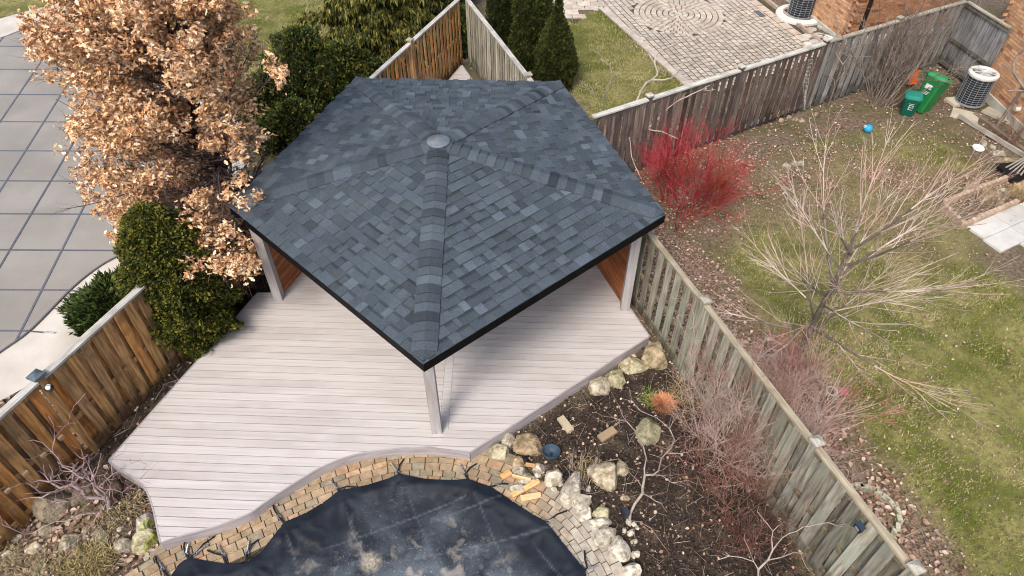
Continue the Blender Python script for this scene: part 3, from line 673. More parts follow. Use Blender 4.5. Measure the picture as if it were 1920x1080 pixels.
# fascia wraps the edge, one band per stretch
def fascia(pts, name):
    pts = [np.array(p) for p in pts]; n = len(pts); nr = []
    for i in range(n):
        d = pts[min(i+1, n-1)]-pts[max(i-1, 0)]; d = d/np.linalg.norm(d); nr.append(np.array([d[1], -d[0]]))
    A = Acc(); A.ring([[Vector((*(p+m*.002), -.03)), Vector((*(p+m*.024), -.03)), Vector((*(p+m*.024), DECK_Z+.002)), Vector((*(p+m*.002), DECK_Z+.002))] for p, m in zip(pts, nr)])
    link(name, A.mesh(name, M['deck_trim']), deck)
fascia(catmull(curve_l, 4), 'fascia'); fascia(catmull(curve_f, 4), 'fascia')
fascia([at(881,847,DECK_Z), at(1216,630,DECK_Z)], 'fascia'); fascia([at(1216,630,DECK_Z), at(1180,577,DECK_Z), at(866,122,DECK_Z)], 'fascia')
fascia([at(866,122,DECK_Z), at(508,549,DECK_Z), at(484,549,DECK_Z), at(205,863,DECK_Z)], 'fascia')
A = Acc(); sh = list(map(tuple, [np.array(p) for p in DECK]))
solid(DECK, -.05, DECK_Z-.03, 'frame', M['shingle_base'], deck)

# ------------------------------------------------------------------ gazebo
ZE = 2.42; ZA = 3.2
CR = [at(668,148,ZE), at(1050,155,ZE), at(1245,402,ZE), at(794,680,ZE), at(432,387,ZE)]   # BL BR R F L
AP = np.array([*at(822, 268, ZA), ZA]); CR3 = [np.array([*c, ZE]) for c in CR]
gz = thing('gazebo', 'five sided gazebo with slate blue shingle roof on pale posts', 'gazebo', (AP[0], AP[1], DECK_Z))
def posts_pos():
    P = {'F': at(819.5, 806, DECK_Z), 'R': at(1171, 577, DECK_Z), 'L': at(524, 558, DECK_Z)}
    out = [P['L'], P['F'], P['R']]
    for c in CR[:2]:
        c = np.array(c); d = AP[:2]-c; out.append(tuple(c+d/np.linalg.norm(d)*.45))
    return out
PP = posts_pos()
for p, rz in zip(PP, (R(0), R(3), R(-3), 0, 0)):
    A = Acc(); A.box((0, 0, 0), (.15, .15, ZE-DECK_Z-.12)); A.box((0, 0, -(ZE-DECK_Z-.12)/2+.02), (.153, .153, .04))
    # routed corner lines of the wrap
    link('post', A.mesh('post', M['post']), gz, T(p[0], p[1], DECK_Z+(ZE-DECK_Z-.12)/2+.001, rz))
order = [3, 0, 1, 2, 4]
hexP = [PP[1], PP[2], PP[4], PP[3], PP[0]]
for i in range(5):
    p = np.array(hexP[i]); q = np.array(hexP[(i+1) % 5]); d = q-p; L_ = np.linalg.norm(d)
    A = Acc(); A.box((0, 0, 0), (L_-.16, .09, .18)); link('beam', A.mesh('beam', M['post']), gz, T(*((p+q)/2), ZE-.24, math.atan2(d[1], d[0])))
roof = link('roof', None, gz, T(AP[0], AP[1], ZE))
# sheathing under the shingles, ceiling and fascia
A = Acc(); lo = [tuple(c-(0, 0, .03)) for c in CR3]; A.add([tuple(AP-(0, 0, .012))]+[tuple(c-np.array([0, 0, .012])) for c in CR3]+[tuple(AP-(0, 0, .06))]+lo,
    [(0, 1+i, 1+(i+1) % 5) for i in range(5)][::1]+[(6, 7+(i+1) % 5, 7+i) for i in range(5)]+[(1+(i+1) % 5, 1+i, 7+i, 7+(i+1) % 5) for i in range(5)])
link('sheathing', A.mesh('sheathing', M['shingle_base']), roof)
ctr = np.mean(CR, axis=0)
for i in range(5):
    p = np.array(CR[i]); q = np.array(CR[(i+1) % 5])
    def off(c, k): 
        d = c-ctr; return c+d/np.linalg.norm(d)*k
    A = Acc(); po, qo, pi_, qi = off(p, .022), off(q, .022), off(p, -.02), off(q, -.02)
    A.ring([[Vector((*po, ZE-.16)), Vector((*po, ZE-.002)), Vector((*pi_, ZE+.002)), Vector((*pi_, ZE-.16))], [Vector((*qo, ZE-.16)), Vector((*qo, ZE-.002)), Vector((*qi, ZE+.002)), Vector((*qi, ZE-.16))]])
    link('fascia', A.mesh('fascia', M['black_metal']), roof)
def poly3clip(P, a_, b_, c_):   # keep a*s+b*t<=c
    out = []; n = len(P)
    for i in range(n):
        p, q = P[i], P[(i+1) % n]; dp = a_*p[0]+b_*p[1]-c_; dq = a_*q[0]+b_*q[1]-c_
        if dp <= 0: out.append(p)
        if (dp <= 0) != (dq <= 0):
            t = dp/(dp-dq); out.append((p[0]+(q[0]-p[0])*t, p[1]+(q[1]-p[1])*t))
    return out
pieces = []
EXP = .156
for f in range(5):
    e0, e1 = CR3[f], CR3[(f+1) % 5]; us = (e1-e0)/np.linalg.norm(e1-e0); W = np.linalg.norm(e1-e0)
    sa = (AP-e0)@us; foot = e0+us*sa; H_ = np.linalg.norm(AP-foot); ut = (AP-foot)/H_; nz = np.cross(us, ut); nz = nz if nz[2] > 0 else -nz
    t = -.02; r = 0
    while t < H_:
        s = rng.uniform(-.25, 0); prev_up = True
        while s < W:
            w = rng.choice([.07, .11, .14, .17, .21, .27], p=[.12, .2, .24, .22, .14, .08])
            P = [(s+.001, t), (s+w-.001, t), (s+w-.001, t+EXP+.004), (s+.001, t+EXP+.004)]
            P = poly3clip(P, -H_, sa, .0); P = poly3clip(P, H_, W-sa, H_*W)
            if len(P) > 2:
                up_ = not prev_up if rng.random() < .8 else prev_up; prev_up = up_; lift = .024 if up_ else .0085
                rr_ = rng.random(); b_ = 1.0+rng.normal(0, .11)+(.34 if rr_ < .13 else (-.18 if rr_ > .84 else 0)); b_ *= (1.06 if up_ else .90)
                tn = (b_*rng.uniform(.97, 1.02), b_, b_*rng.uniform(.98, 1.03))
                top = []; bot = []
                for (s_, t_) in P:
                    k_ = max(0, min(1, (t_-t)/EXP)); q = e0+us*s_+ut*t_; top.append(q+nz*(lift*(1-k_)+.002)); bot.append(q-nz*.004)
                n_ = len(P); A = Acc()
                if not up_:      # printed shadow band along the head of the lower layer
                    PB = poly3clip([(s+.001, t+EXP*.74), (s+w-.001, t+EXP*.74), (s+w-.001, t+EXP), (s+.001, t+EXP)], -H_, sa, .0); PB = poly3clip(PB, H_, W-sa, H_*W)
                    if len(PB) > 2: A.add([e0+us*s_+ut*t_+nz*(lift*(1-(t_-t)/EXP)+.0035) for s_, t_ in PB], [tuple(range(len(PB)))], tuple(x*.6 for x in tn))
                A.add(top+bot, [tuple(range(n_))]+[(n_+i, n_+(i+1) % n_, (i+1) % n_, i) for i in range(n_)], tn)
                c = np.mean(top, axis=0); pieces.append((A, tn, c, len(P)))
            s += w
        t += EXP; r += 1
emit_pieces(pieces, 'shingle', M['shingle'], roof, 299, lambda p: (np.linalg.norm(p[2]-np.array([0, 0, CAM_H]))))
for f in range(5):
    c = CR3[f]; d = AP-c; L_ = np.linalg.norm(d); d = d/L_
    pl = CR3[f-1]; pn = CR3[(f+1) % 5]; sides = []
    for o_ in (pl, pn):
        n_ = np.cross(o_-c, AP-c); n_ /= np.linalg.norm(n_); w_ = np.cross(n_, d); w_ /= np.linalg.norm(w_)
        if w_@(o_-c) < 0: w_ = -w_
        sides.append(w_)
    nup = -(sides[0]+sides[1]); nup = np.cross(d, np.cross(np.array([0, 0, 1.]), d)); nup /= np.linalg.norm(nup)
    t = .004
    while t < L_-.10:
        b_ = .95+rng.normal(0, .18)+(.25 if rng.random() < .12 else 0)-(.2 if rng.random() < .22 else 0); A = Acc(); A.smooth = False; rings = []
        for (tt, lift) in ((t, .058), (t+.145, .040)):
            tt = min(tt, L_-.02); wmax = min(.17, max(.012, tt)*1.15)
            prof = [(0, 1.0, -.012), (0, .99, lift*.62), (0, .62, lift*.95), (0, .3, lift+.006), (0, .0, lift+.010), (1, .3, lift+.006), (1, .62, lift*.95), (1, .99, lift*.62), (1, 1.0, -.012)]
            if t < .12 and tt == t: wm = .155
            rings.append([Vector(c+d*tt+sides[sd]*wmax*k_+nup*l_) for sd, k_, l_ in prof])
        r0, r1 = rings; low = [v_-Vector(nup)*.03 for v_ in r0]
        A.ring([low, r0, r1], cap0=False, cap1=False, closed=False, tone=(b_, b_, b_*1.01))
        link('hip_shingle', A.mesh('hip_shingle', M['shingle']), roof)
        t += .142
A = Acc(); A.smooth = False; A.lathe([(.175, -.02), (.18, .0), (.165, .012), (.09, .045), (.012, .062)], (AP[0], AP[1], ZA+.035), 28); link('finial_cap', A.mesh('finial_cap', M['cap_metal']), roof)
# cedar privacy screens
def screen(p, q, top):
    p = np.array(p); q = np.array(q); d = q-p; L_ = np.linalg.norm(d); ang_ = math.atan2(d[1], d[0]); u = d/L_
    sc = link('privacy_screen', None, gz, T(*p, DECK_Z))
    A = Acc(); A.box((0, 0, 0), (L_-.2, .022, .088)); me_ = A.mesh('slat', M['cedar']); z = DECK_Z+.06
    while z < top:
        link('slat', me_, sc, T(*((p+q)/2), z, ang_)); z += .094
    for tt in (.02, .5, .98):
        A = Acc(); A.box((0, 0, 0), (.04, .05, top-DECK_Z)); nrm = np.array([-u[1], u[0]]); s_ = -1 if (nrm@(AP[:2]-p)) > 0 else 1
        link('batten', A.mesh('batten', M['cedar']), sc, T(*(p+d*(.04+.92*tt)+nrm*s_*.036), (top+DECK_Z)/2, ang_))
screen(PP[0], PP[3], ZE-.38); screen(PP[2], PP[4], ZE-.38)

# ------------------------------------------------------------------ fences
PICKET_CACHE = {}
def picket_mesh(w, h, th, mat, i):
    key = (round(w, 3), round(h, 2), mat.name, i)
    if key not in PICKET_CACHE:
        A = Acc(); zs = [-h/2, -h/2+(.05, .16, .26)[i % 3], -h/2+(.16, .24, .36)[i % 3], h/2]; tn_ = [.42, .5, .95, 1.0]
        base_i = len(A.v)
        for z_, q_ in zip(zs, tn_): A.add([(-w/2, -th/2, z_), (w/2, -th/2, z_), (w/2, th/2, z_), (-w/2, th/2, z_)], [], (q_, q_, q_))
        for k_ in range(3):
            for j_ in range(4): A.f.append((k_*4+j_, k_*4+(j_+1) % 4, k_*4+4+(j_+1) % 4, k_*4+4+j_))
        A.f += [(3, 2, 1, 0), (12, 13, 14, 15)]
        PICKET_CACHE[key] = A.mesh('picket', mat)
    return PICKET_CACHE[key]
def fence(label, p, q, h, mat, cols, pw=.14, gap=.085, posts=(), rail=None, name='board_fence', face=1, cap_w=.14, kick=True, z0=0.06, back=True, lean=0.0, railtone=(1, 1, 1), postcap=(.8, .78, .72), capheight=.10, post_cap_size=.14, back_cols=None, back_from=0):
    rail = rail or M['rail_pale']; p = np.array(p, float); q = np.array(q, float); d = q-p; L_ = np.linalg.norm(d); u = d/L_; ang_ = math.atan2(d[1], d[0]); nrm = np.array([-u[1], u[0]])*face
    t_ = thing(name, label, 'fence', (*p, 0)); ts = [0]+[x/L_ for x in posts]+[1]
    for i in range(len(ts)-1):
        a_, b_ = p+d*ts[i], p+d*ts[i+1]; c_ = (a_+b_)/2; l_ = np.linalg.norm(b_-a_)-.10
        if l_ < .1: continue
        A = Acc(); A.box((0, 0, 0), (l_, cap_w, .036), tone=railtone); link('cap_rail', A.mesh('cap_rail', rail), t_, T(*c_, h+.02, ang_))
        for z in (h-.06, h*.45, z0+.1):
            A = Acc(); A.box((0, 0, 0), (l_, .036, .085), tone=tuple(x*.9 for x in railtone)); link('rail', A.mesh('rail', mat), t_, T(*c_, z, ang_))
        if kick:
            A = Acc(); A.box((0, 0, 0), (l_, .04, .14), tone=(.6, .55, .5)); link('kickboard', A.mesh('kickboard', mat), t_, T(*(c_), .02, ang_))
    for x in posts:
        c_ = p+u*x; A = Acc(); A.box((0, 0, 0), (.095, .095, h+capheight)); po = link('post', A.mesh('post', mat if isinstance(cols[0], tuple) else mat), t_, T(*c_, (h+capheight)/2, ang_), cols[0])
        A = Acc(); A.box((0, 0, -.01), (post_cap_size, post_cap_size, .03), tone=postcap); A.box((0, 0, .022), (post_cap_size*.92, post_cap_size*.92, .035), taper=.15, tone=postcap); link('post_cap', A.mesh('post_cap', rail), po, T(*c_, h+capheight+.015, ang_))
    for side in (1, -1) if back else (1,):
        s = pw/2 if side > 0 else pw/2+(pw+gap)/2
        while s < L_-pw*.4:
            if not any(abs(s-x) < .085 for x in posts) and (side > 0 or s > back_from):
                c_ = p+u*s+nrm*side*.032; hh = h-z0-.01+ (rng.uniform(-.03, 0)); cl_ = back_cols if (side < 0 and back_cols) else cols; col = cl_[int(rng.integers(0, len(cl_)))]; b_ = rng.uniform(.8, 1.18)
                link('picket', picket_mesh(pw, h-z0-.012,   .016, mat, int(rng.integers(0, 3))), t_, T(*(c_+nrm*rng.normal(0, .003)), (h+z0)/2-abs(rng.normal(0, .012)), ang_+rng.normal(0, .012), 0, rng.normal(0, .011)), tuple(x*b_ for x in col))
            s += pw+gap
    return t_, p, u, nrm
GOLD = [(1.15, 1.08, .96), (1.3, 1.08, .8), (.88, .88, .94), (1.2, 1.15, 1.08), (1.4, 1.0, .64), (.78, .80, .88), (1.0, .96, .92)]
left_len = 7.6
dLF = (np.array(LF1)-np.array(LF0)); uLF = dLF/np.linalg.norm(dLF)
mid = np.array(LF0)+uLF*8.9
fa = fence('golden stained board fence with pale cap rail beside the grey covered pool', LF0, mid, 1.75, M['picket_gold'], GOLD, pw=.145, gap=.07, posts=(1.76, 4.3, 6.6), face=-1, cap_w=.115, postcap=(.22, .32, .42), post_cap_size=.17)
GOLD2 = [(1.3, 1.25, 1.25), (1.0, 1.0, 1.05), (1.5, 1.15, .85), (1.3, 1.25, 1.2), (1.1, 1.08, 1.08), (1.6, 1.2, .85)]
fb = fence('tan and orange picket fence running up to the back corner on the left', mid+uLF*.05, LF1, 1.75, M['picket_gold'], GOLD2, pw=.095, gap=.08, posts=(3.28,), face=-1, back=False, cap_w=.105)
GRN = [(1, 1, .98), (.9, .9, .85), (1.15, 1.15, 1.1), (.8, .76, .7), (1.05, 1.1, 1.0)]
dRF = np.array(RF1)-np.array(RF0); uRF = dRF/np.linalg.norm(dRF); m1 = np.array(RF0)+uRF*6.1; m2 = np.array(RF0)+uRF*10.2
fence('pale grey picket fence running down from the back corner on the right', RF0, m1, 1.75, M['picket_green'], [(1.25, 1.2, 1.1), (1.1, 1.05, .95), (1.4, 1.35, 1.25)], pw=.09, gap=.075, posts=(4.35,), face=-1, back=False, cap_w=.105)
fence('weathered mossy board fence beside the gazebo deck and mulch bed', m1+uRF*.05, RF1, 1.75, M['picket_green'], GRN+[(1.2, 1.3, 1.2), (.6, .55, .48)], pw=.15, gap=.12, back_from=5.4, posts=(5.35, 7.9, 9.55), face=-1, back=True, cap_w=.09, railtone=(.74, .66, .52))
GREYS = [(.62, .52, .50), (.50, .41, .39), (.74, .63, .60), (.40, .32, .31), (.60, .44, .40)]
q0 = at(1108, 222, 1.75); q1 = at(1548, 82, 1.75); q2 = at(1812, 3, 1.75); q3 = at(1896, 55, 1.75)
f3 = fence('dark weathered slat fence with whitish cap rail behind the red stemmed shrub', q0, q1, 1.75, M['picket_grey'], GREYS, pw=.115, gap=.085, posts=(1.45, 3.95, 6.55), face=-1, back=True, back_cols=[(2.3, 1.8, 1.65), (2.0, 1.6, 1.5), (2.5, 2.0, 1.85), (.9, .8, .8)], cap_w=.12, postcap=(.9, .9, .85), railtone=(1.05, 1.05, 1.02), kick=False)
f4 = fence('grey board fence behind the green bins and bare lilac', np.array(q1)+.05, q2, 1.75, M['picket_grey'], [(1.2, 1.25, 1.3), (1, 1.05, 1.1), (1.35, 1.4, 1.45), (.85, .85, .9)], pw=.14, gap=.09, posts=(2.4,), face=-1, back=True, cap_w=.11, railtone=(.75, .72, .62), kick=False)
f5 = fence('short grey fence panel meeting the orange brick wall', q2, q3, 1.75, M['picket_grey'], [(1.15, 1.2, 1.3), (.95, 1, 1.1), (1.3, 1.4, 1.5)], pw=.14, gap=.02, posts=(), face=1, back=False, cap_w=.09, railtone=(.8, .78, .68), kick=False)
# lower board step of the left fence: short pale block brackets on the rail
for x in (.35, .62, .9, 1.2, 1.5):
    c_ = fa[1]+fa[2]*x+fa[3]*.055
    A = Acc(); A.box((0, 0, 0), (.075, .05, .05)); link('rail_end_block', A.mesh('rail_end_block', M['offcut']), fa[0], T(*c_, .78, math.atan2(fa[2][1], fa[2][0])), (.7, .7, .75))
# solar lamp on right fence, small camera light on left fence post
c_ = np.array(at(1608, 993, 1.55)); A = Acc(); A.box((0, 0, 0), (.10, .05, .09), tone=(.015, .016, .02)); A.box((0, 0, .05), (.11, .07, .014), tone=(.03, .05, .08)); A.box((-.0, -.027, -.01), (.06, .006, .04), tone=(.25, .25, .25))
tag(link('solar_light', A.mesh('solar_light', M['plain']), None, T(*c_, 1.60, R(-70)+0)), 'small black solar light fixed under the cap of the mossy fence', 'light')
lp = fa[1]+fa[2]*1.76+fa[3]*.055
sl = thing('security_light', 'small white and black round lamp on the golden fence post', 'light', (*lp, 1.5))
A = Acc(); A.lathe([(.045, -.03), (.055, 0), (.05, .03)], n=20, tone=(.02, .02, .02)); link('housing', A.mesh('housing', M['plain']), sl, T(*(lp+fa[3]*.03), 1.62, 0, R(50)))
A = Acc(); A.lathe([(.042, 0), (.036, .018), (.01, .026)], n=20, tone=(.8, .8, .82)); link('lens', A.mesh('lens', M['plain']), sl, T(*(lp+fa[3]*.03), 1.645, 0, R(20)))

# ------------------------------------------------------------------ brick houses
def brick_wall(p, q, h, parent, seed=0, zc=.14, tone=(1, 1, 1), sgn=1, bl=.235, bh=.078, limit=300):
    p = np.array(p); q = np.array(q); d = q-p; L_ = np.linalg.norm(d); u = d/L_; ang_ = math.atan2(d[1], d[0]); nrm = np.array([-u[1], u[0]])*sgn
    w = link('wall', None, parent, T(*p, 0))
    A = Acc(); A.box((0, 0, 0), (L_, .2, h)); link('mortar_bed', A.mesh('mortar_bed', M['mortar']), w, T(*((p+q)/2-nrm*.1), h/2, ang_))
    A = Acc(); A.box((0, 0, 0), (L_, .05, zc), tone=(1.1, 1.15, 1.15)); link('foundation', A.mesh('foundation', M['slab']), w, T(*((p+q)/2+nrm*.026), zc/2, ang_), (.9, .86, .78))
    A = Acc(); A.box((0, 0, 0), (bl-.012, .02, bh-.012)); me_ = A.mesh('brick', M['brick']); z = zc+bh/2; k = 0; allb = []
    while z < h:
        s = (0 if k % 2 else bl/2)
        while s < L_-bl/2+.01:
            r_ = rng.random(); b_ = rng.uniform(.85, 1.12); c = (b_*tone[0], b_*tone[1], b_*tone[2]) if r_ < .8 else (b_*.62*tone[0], b_*.5*tone[1], b_*.48*tone[2]) if r_ < .92 else (b_*1.15*tone[0], b_*1.2*tone[1], b_*1.2*tone[2])
            allb.append((s+.0, z, c)); s += bl
        z += bh; k += 1
    def dist(b_):
        c = p+u*b_[0]; return np.linalg.norm([c[0], c[1], b_[1]-CAM_H])
    # the bricks that show in the frame come first
    def vis(b_):
        c = p+u*b_[0]; dd = np.array([c[0], c[1], b_[1]-CAM_H]); f_ = dd@_fw; X_ = 960+FPX*dd[0]/f_; Y_ = 540-FPX*(dd@_up)/f_
        return 0 if (-10 < X_ < 1930 and -20 < Y_ < 1090) else 1
    allb.sort(key=lambda b_: (vis(b_), dist(b_))); rest = Acc()
    for i, (s, z, c) in enumerate(allb):
        pos = p+u*(s+.0)+nrm*.004; pos = pos
        if i < limit: link('brick', me_, w, T(*pos, z, ang_), c)
        else: rest.box((*pos, z), (bl-.012, .02, bh-.012), ang_, c)
    if rest.v: tag(link('upper_bricks', rest.mesh('upper_bricks', M['brick']), w), kind='stuff')
    return w, u, nrm
# house A (top)
ca = np.array(at(1578, 82)); dA = np.array(at(1528, 42))-ca; dA /= np.linalg.norm(dA); eA = np.array([-dA[1], dA[0]]); eA = -eA if eA[0] < 0 else eA
hA = thing('brick_house', 'orange brick house with dark downpipe beyond the top fence', 'house', (*ca, 0))
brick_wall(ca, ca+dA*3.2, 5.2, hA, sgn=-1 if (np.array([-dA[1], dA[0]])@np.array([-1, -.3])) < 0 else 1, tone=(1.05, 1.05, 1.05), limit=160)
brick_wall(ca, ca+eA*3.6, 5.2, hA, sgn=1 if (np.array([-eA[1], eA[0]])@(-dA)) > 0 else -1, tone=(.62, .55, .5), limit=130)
A = Acc(); A.box((0, 0, 0), (.09, .07, 5)); link('downpipe', A.mesh('downpipe', M['plain']), hA, T(*(ca+eA*.42-dA*.06), 2.6, math.atan2(eA[1], eA[0])), (.025, .015, .014))
A = Acc(); A.box((0, 0, 0), (3.6, 3.2, .2)); link('roof', A.mesh('roof', M['shingle_base']), hA, T(*(ca+dA*1.6+eA*1.8), 5.35, math.atan2(eA[1], eA[0])))
# house B (right)
cb0 = np.array(at(1830, 170)); cb1 = np.array(at(1905, 243)); dB = cb1-cb0; dB /= np.linalg.norm(dB); nB = np.array([-dB[1], dB[0]]); nB = nB if nB[0] < 0 else -nB
hB = thing('brick_house', 'orange brick house wall beside the tall air conditioner', 'house', (*cb0, 0))
sB = 1 if (np.array([-dB[1], dB[0]])@nB) > 0 else -1
brick_wall(cb0-dB*.25, cb0+dB*5.5, 5.4, hB, sgn=sB, limit=299, zc=.22)
brick_wall(cb0-dB*.25, cb0-dB*.25-nB*3, 5.4, hB, sgn=-1 if sB > 0 else 1, limit=20, zc=.22)
A = Acc(); A.box((0, 0, 0), (5.75, 3, .2)); link('roof', A.mesh('roof', M['shingle_base']), hB, T(*(cb0+dB*2.6-nB*1.5), 5.5, math.atan2(dB[1], dB[0])))
A = Acc(); A.lathe([(.06, 0), (.06, .10), (.045, .12)], n=16, tone=(.55, .53, .5), M=Matrix.Rotation(R(90), 3, 'Y').to_4x4()); link('vent_pipe', A.mesh('vent_pipe', M['plain']), hB, T(*(cb0+dB*1.62+nB*.0), .42, math.atan2(nB[1], nB[0])))

# ------------------------------------------------------------------ air conditioners, bins, small things
def air_con(label, x, y, z, r, h, toptone, bands=13, label_plate=False):
    t_ = thing('air_conditioner', label, 'air conditioner', (x, y, z), 'round air conditioner units')
    A = Acc(); A.lathe([(r*.93, .03), (r*.93, h-.06)], n=32, tone=(.012, .016, .022)); link('coil', A.mesh('coil', M['plain']), t_, T(x, y, z))
    A = Acc()
    for k in range(bands):
        zz = .05+(h-.13)*k/(bands-1); A.lathe([(r, zz-.0035), (r+.003, zz), (r, zz+.0035), (r-.004, zz)], n=32, cap0=False, cap1=False)
    for k in range(16):
        a_ = 2*math.pi*k/16; A.box((r*math.cos(a_), r*math.sin(a_), h/2-.01), (.005, .006, h-.1), a_)
    link('wire_guard', A.mesh('wire_guard', M['plain']), t_, T(x, y, z), (.36, .39, .43))
    A = Acc(); A.lathe([(r*1.02, h-.07), (r*1.06, h-.05), (r*1.06, h), (r*.9, h+.03), (r*.82, h+.03), (r*.80, h-.02)], n=32, cap1=False, cap0=False, tone=toptone); tp = link('top_ring', A.mesh('top_ring', M['plain']), t_, T(x, y, z))
    A = Acc()
    for rr_ in np.linspace(.12, .8, 9): A.lathe([(r*rr_-.004, h+.02), (r*rr_+.004, h+.026), (r*rr_+.004, h+.02)], n=28, cap0=False, cap1=False, tone=toptone)
    for k in range(8):
        a_ = math.pi*k/4; A.box((r*.42*math.cos(a_), r*.42*math.sin(a_), h+.028), (r*.78, .01, .008), a_, toptone)
    A.lathe([(r*.13, h+.01), (r*.13, h+.035), (.01, h+.04)], n=16, tone=toptone); link('fan_grille', A.mesh('fan_grille', M['plain']), tp, T(x, y, z))
    A = Acc()
    for k in range(4):
        a_ = math.pi*k/2+.4; A.box((r*.4*math.cos(a_), r*.4*math.sin(a_), h-.04), (r*.72, r*.42, .012), a_, (.45, .45, .44), M=Matrix.Rotation(a_, 4, 'Z') @ Matrix.Rotation(R(18), 4, 'X'))
    A.lathe([(r*.78, h-.06), (.01, h-.06)], n=24, cap0=False, tone=(.22, .22, .22)); link('fan', A.mesh('fan', M['plain']), t_, T(x, y, z))
    A = Acc(); A.lathe([(r*1.0, 0), (r*1.0, .04), (r*.92, .045)], n=32, tone=(.25, .26, .28)); link('base_pan', A.mesh('base_pan', M['plain']), t_, T(x, y, z))
    if label_plate:
        A = Acc(); A.box((0, 0, 0), (.012, .17, .07), tone=(.7, .7, .7)); A.box((.008, 0, .008), (.004, .09, .012), tone=(.2, .2, .2)); link('rating_label', A.mesh('rating_label', M['plain']), t_, T(x+(r+.012)*math.cos(-1.75), y+(r+.012)*math.sin(-1.75), z+h*.72, -1.75))
    return t_
ax, ay = at(1815, 194); air_con('white topped air conditioner beside the right brick wall', ax, ay, .05, .33, .80, (.68, .68, .66))
ax2, ay2 = at(1498, 30); air_con('dark caged air conditioner on a white ring base by the patio', ax2, ay2, .05, .38, .92, (.45, .45, .45), label_plate=True)
A = Acc(); A.lathe([(.48, .0), (.50, .10), (.66, .10), (.70, .06), (.70, 0)], (ax2, ay2, 0), 40, tone=(.66, .65, .6), cap0=False, cap1=False); A.lathe([(.5, .04), (.01, .045)], (ax2, ay2, 0), 30, cap0=False, tone=(.03, .015, .01)); tag(link('concrete_ring', A.mesh('concrete_ring', M['matte'])), 'white concrete ring base under the far air conditioner', 'base')
for i, (px_, py_, r_, w_, d_, lb) in enumerate([(1795,192,.2,.5,.38,'flat beige stepping slab left of the white topped air conditioner'), (1808,218,-.55,.62,.42,'larger beige slab in front of the white topped air conditioner'), (1880,222,-.95,.95,.32,'concrete slab along the foot of the right brick wall')]):
    A = Acc(); A.box((0, 0, 0), (w_, d_, .06), taper=.97); tag(link('stone_slab', A.mesh('stone_slab', M['slab']), None, T(*at(px_, py_), .03, r_), (1.0, .92, .76)), lb, 'slab', 'slabs around the near air conditioner')
# flagstones around the far unit
for i, (px_, py_, w_, d_, r_, c) in enumerate([(1520,58,.34,.28,.5,(.9,.82,.8)),(1535,68,.3,.26,.2,(.95,.88,.82)),(1512,70,.3,.26,.7,(1.1,1.05,1)),(1527,80,.34,.24,.3,(.9,.83,.84)),(1545,84,.3,.22,.1,(1,.95,.9)),(1540,52,.26,.22,.9,(.85,.8,.78)),(1552,72,.36,.2,-.9,(1.35,1.35,1.3)),(1514,84,.22,.2,.2,(1.35,1.35,1.3))]):
    A = Acc(); pts = [(math.cos(a_)*w_*rng.uniform(.5, .62), math.sin(a_)*d_*rng.uniform(.5, .62)) for a_ in np.linspace(0, 2*np.pi, 7)[:-1]]; A.prism(pts, 0, .05)
    tag(link('flagstone', A.mesh('flagstone', M['slab']), None, T(*at(px_, py_), .0, r_), c), 'irregular pale flagstone between the patio and the far brick house', 'flagstone', 'flagstones by the far air conditioner')
# kerb of the planting strip along the patio's right edge
kb = thing('edging', 'row of small pinkish edging pavers along the right side of the patio', 'edging', (*at(1480, 45), 0))
e0 = np.array(at(1425, -8)); e1 = np.array(at(1552, 92)); n_ = int(np.linalg.norm(e1-e0)/.2)
for k in range(n_):
    c = e0+(e1-e0)*(k+.5)/n_; A = Acc(); A.box((0, 0, 0), (.185, .10, .09), taper=.95); link('block', A.mesh('block', M['patio_paver']), kb, T(*c, .035, math.atan2(*(e1-e0)[::-1])), (.95, .85, .78))
# dark bed beyond patio
bedp = ats([(1390,-30),(1440,-5),(1490,42),(1560,30),(1560,-60),(1390,-60)])

def bin_(label, x, y, rz, h, w, body, lid, tilt=(0, 0)):
    t_ = thing('wheelie_bin', label, 'bin', (x, y, 0), 'green bins by the back fence')
    base = T(x, y, 0, rz, tilt[0], tilt[1])
    A = Acc(); prof = []
    for (k_, z) in ((.72, .0), (.76, .05), (.96, h-.08), (1.0, h-.07), (1.0, h)):
        a_ = w/2*k_; c_ = .22*a_
        prof.append([Vector((a_, -a_+c_, z)), Vector((a_, a_-c_, z)), Vector((a_-c_, a_, z)), Vector((-a_+c_, a_, z)), Vector((-a_, a_-c_, z)), Vector((-a_, -a_+c_, z)), Vector((-a_+c_, -a_, z)), Vector((a_-c_, -a_, z))])
    A.ring(prof, tone=body); link('body', A.mesh('body', M['plain']), t_, base)
    A = Acc(); rings = []
    for (k_, z) in ((1.06, h), (1.08, h+.02), (1.02, h+.06), (.8, h+.085), (.3, h+.095)):
        a_ = w/2*k_; c_ = .3*a_; rings.append([Vector((a_, -a_+c_, z)), Vector((a_, a_-c_, z)), Vector((a_-c_, a_, z)), Vector((-a_+c_, a_, z)), Vector((-a_, a_-c_, z)), Vector((-a_, -a_+c_, z)), Vector((-a_+c_, -a_, z)), Vector((a_-c_, -a_, z))])
    A.ring(rings, tone=lid); ld = link('lid', A.mesh('lid', M['plain']), t_, base)
    return t_, base, ld
bx_, by_ = at(1722, 205); b1_ = bin_('bright green wheeled bin with pale label on its lid', at(1722,207)[0], at(1722,207)[1], R(28), .84, .46, (.012, .16, .045), (.03, .30, .11), tilt=(0, R(17)))
A = Acc(); A.box((-.03, .02, .108+.79), (.16, .12, .006), tone=(.55, .62, .6))
for i in range(4): A.box((-.08+.035*i, .02, .112+.79), (.018, .07, .003), tone=(.2, .45, .33))
link('label', A.mesh('label', M['plain']), b1_[2], b1_[1])
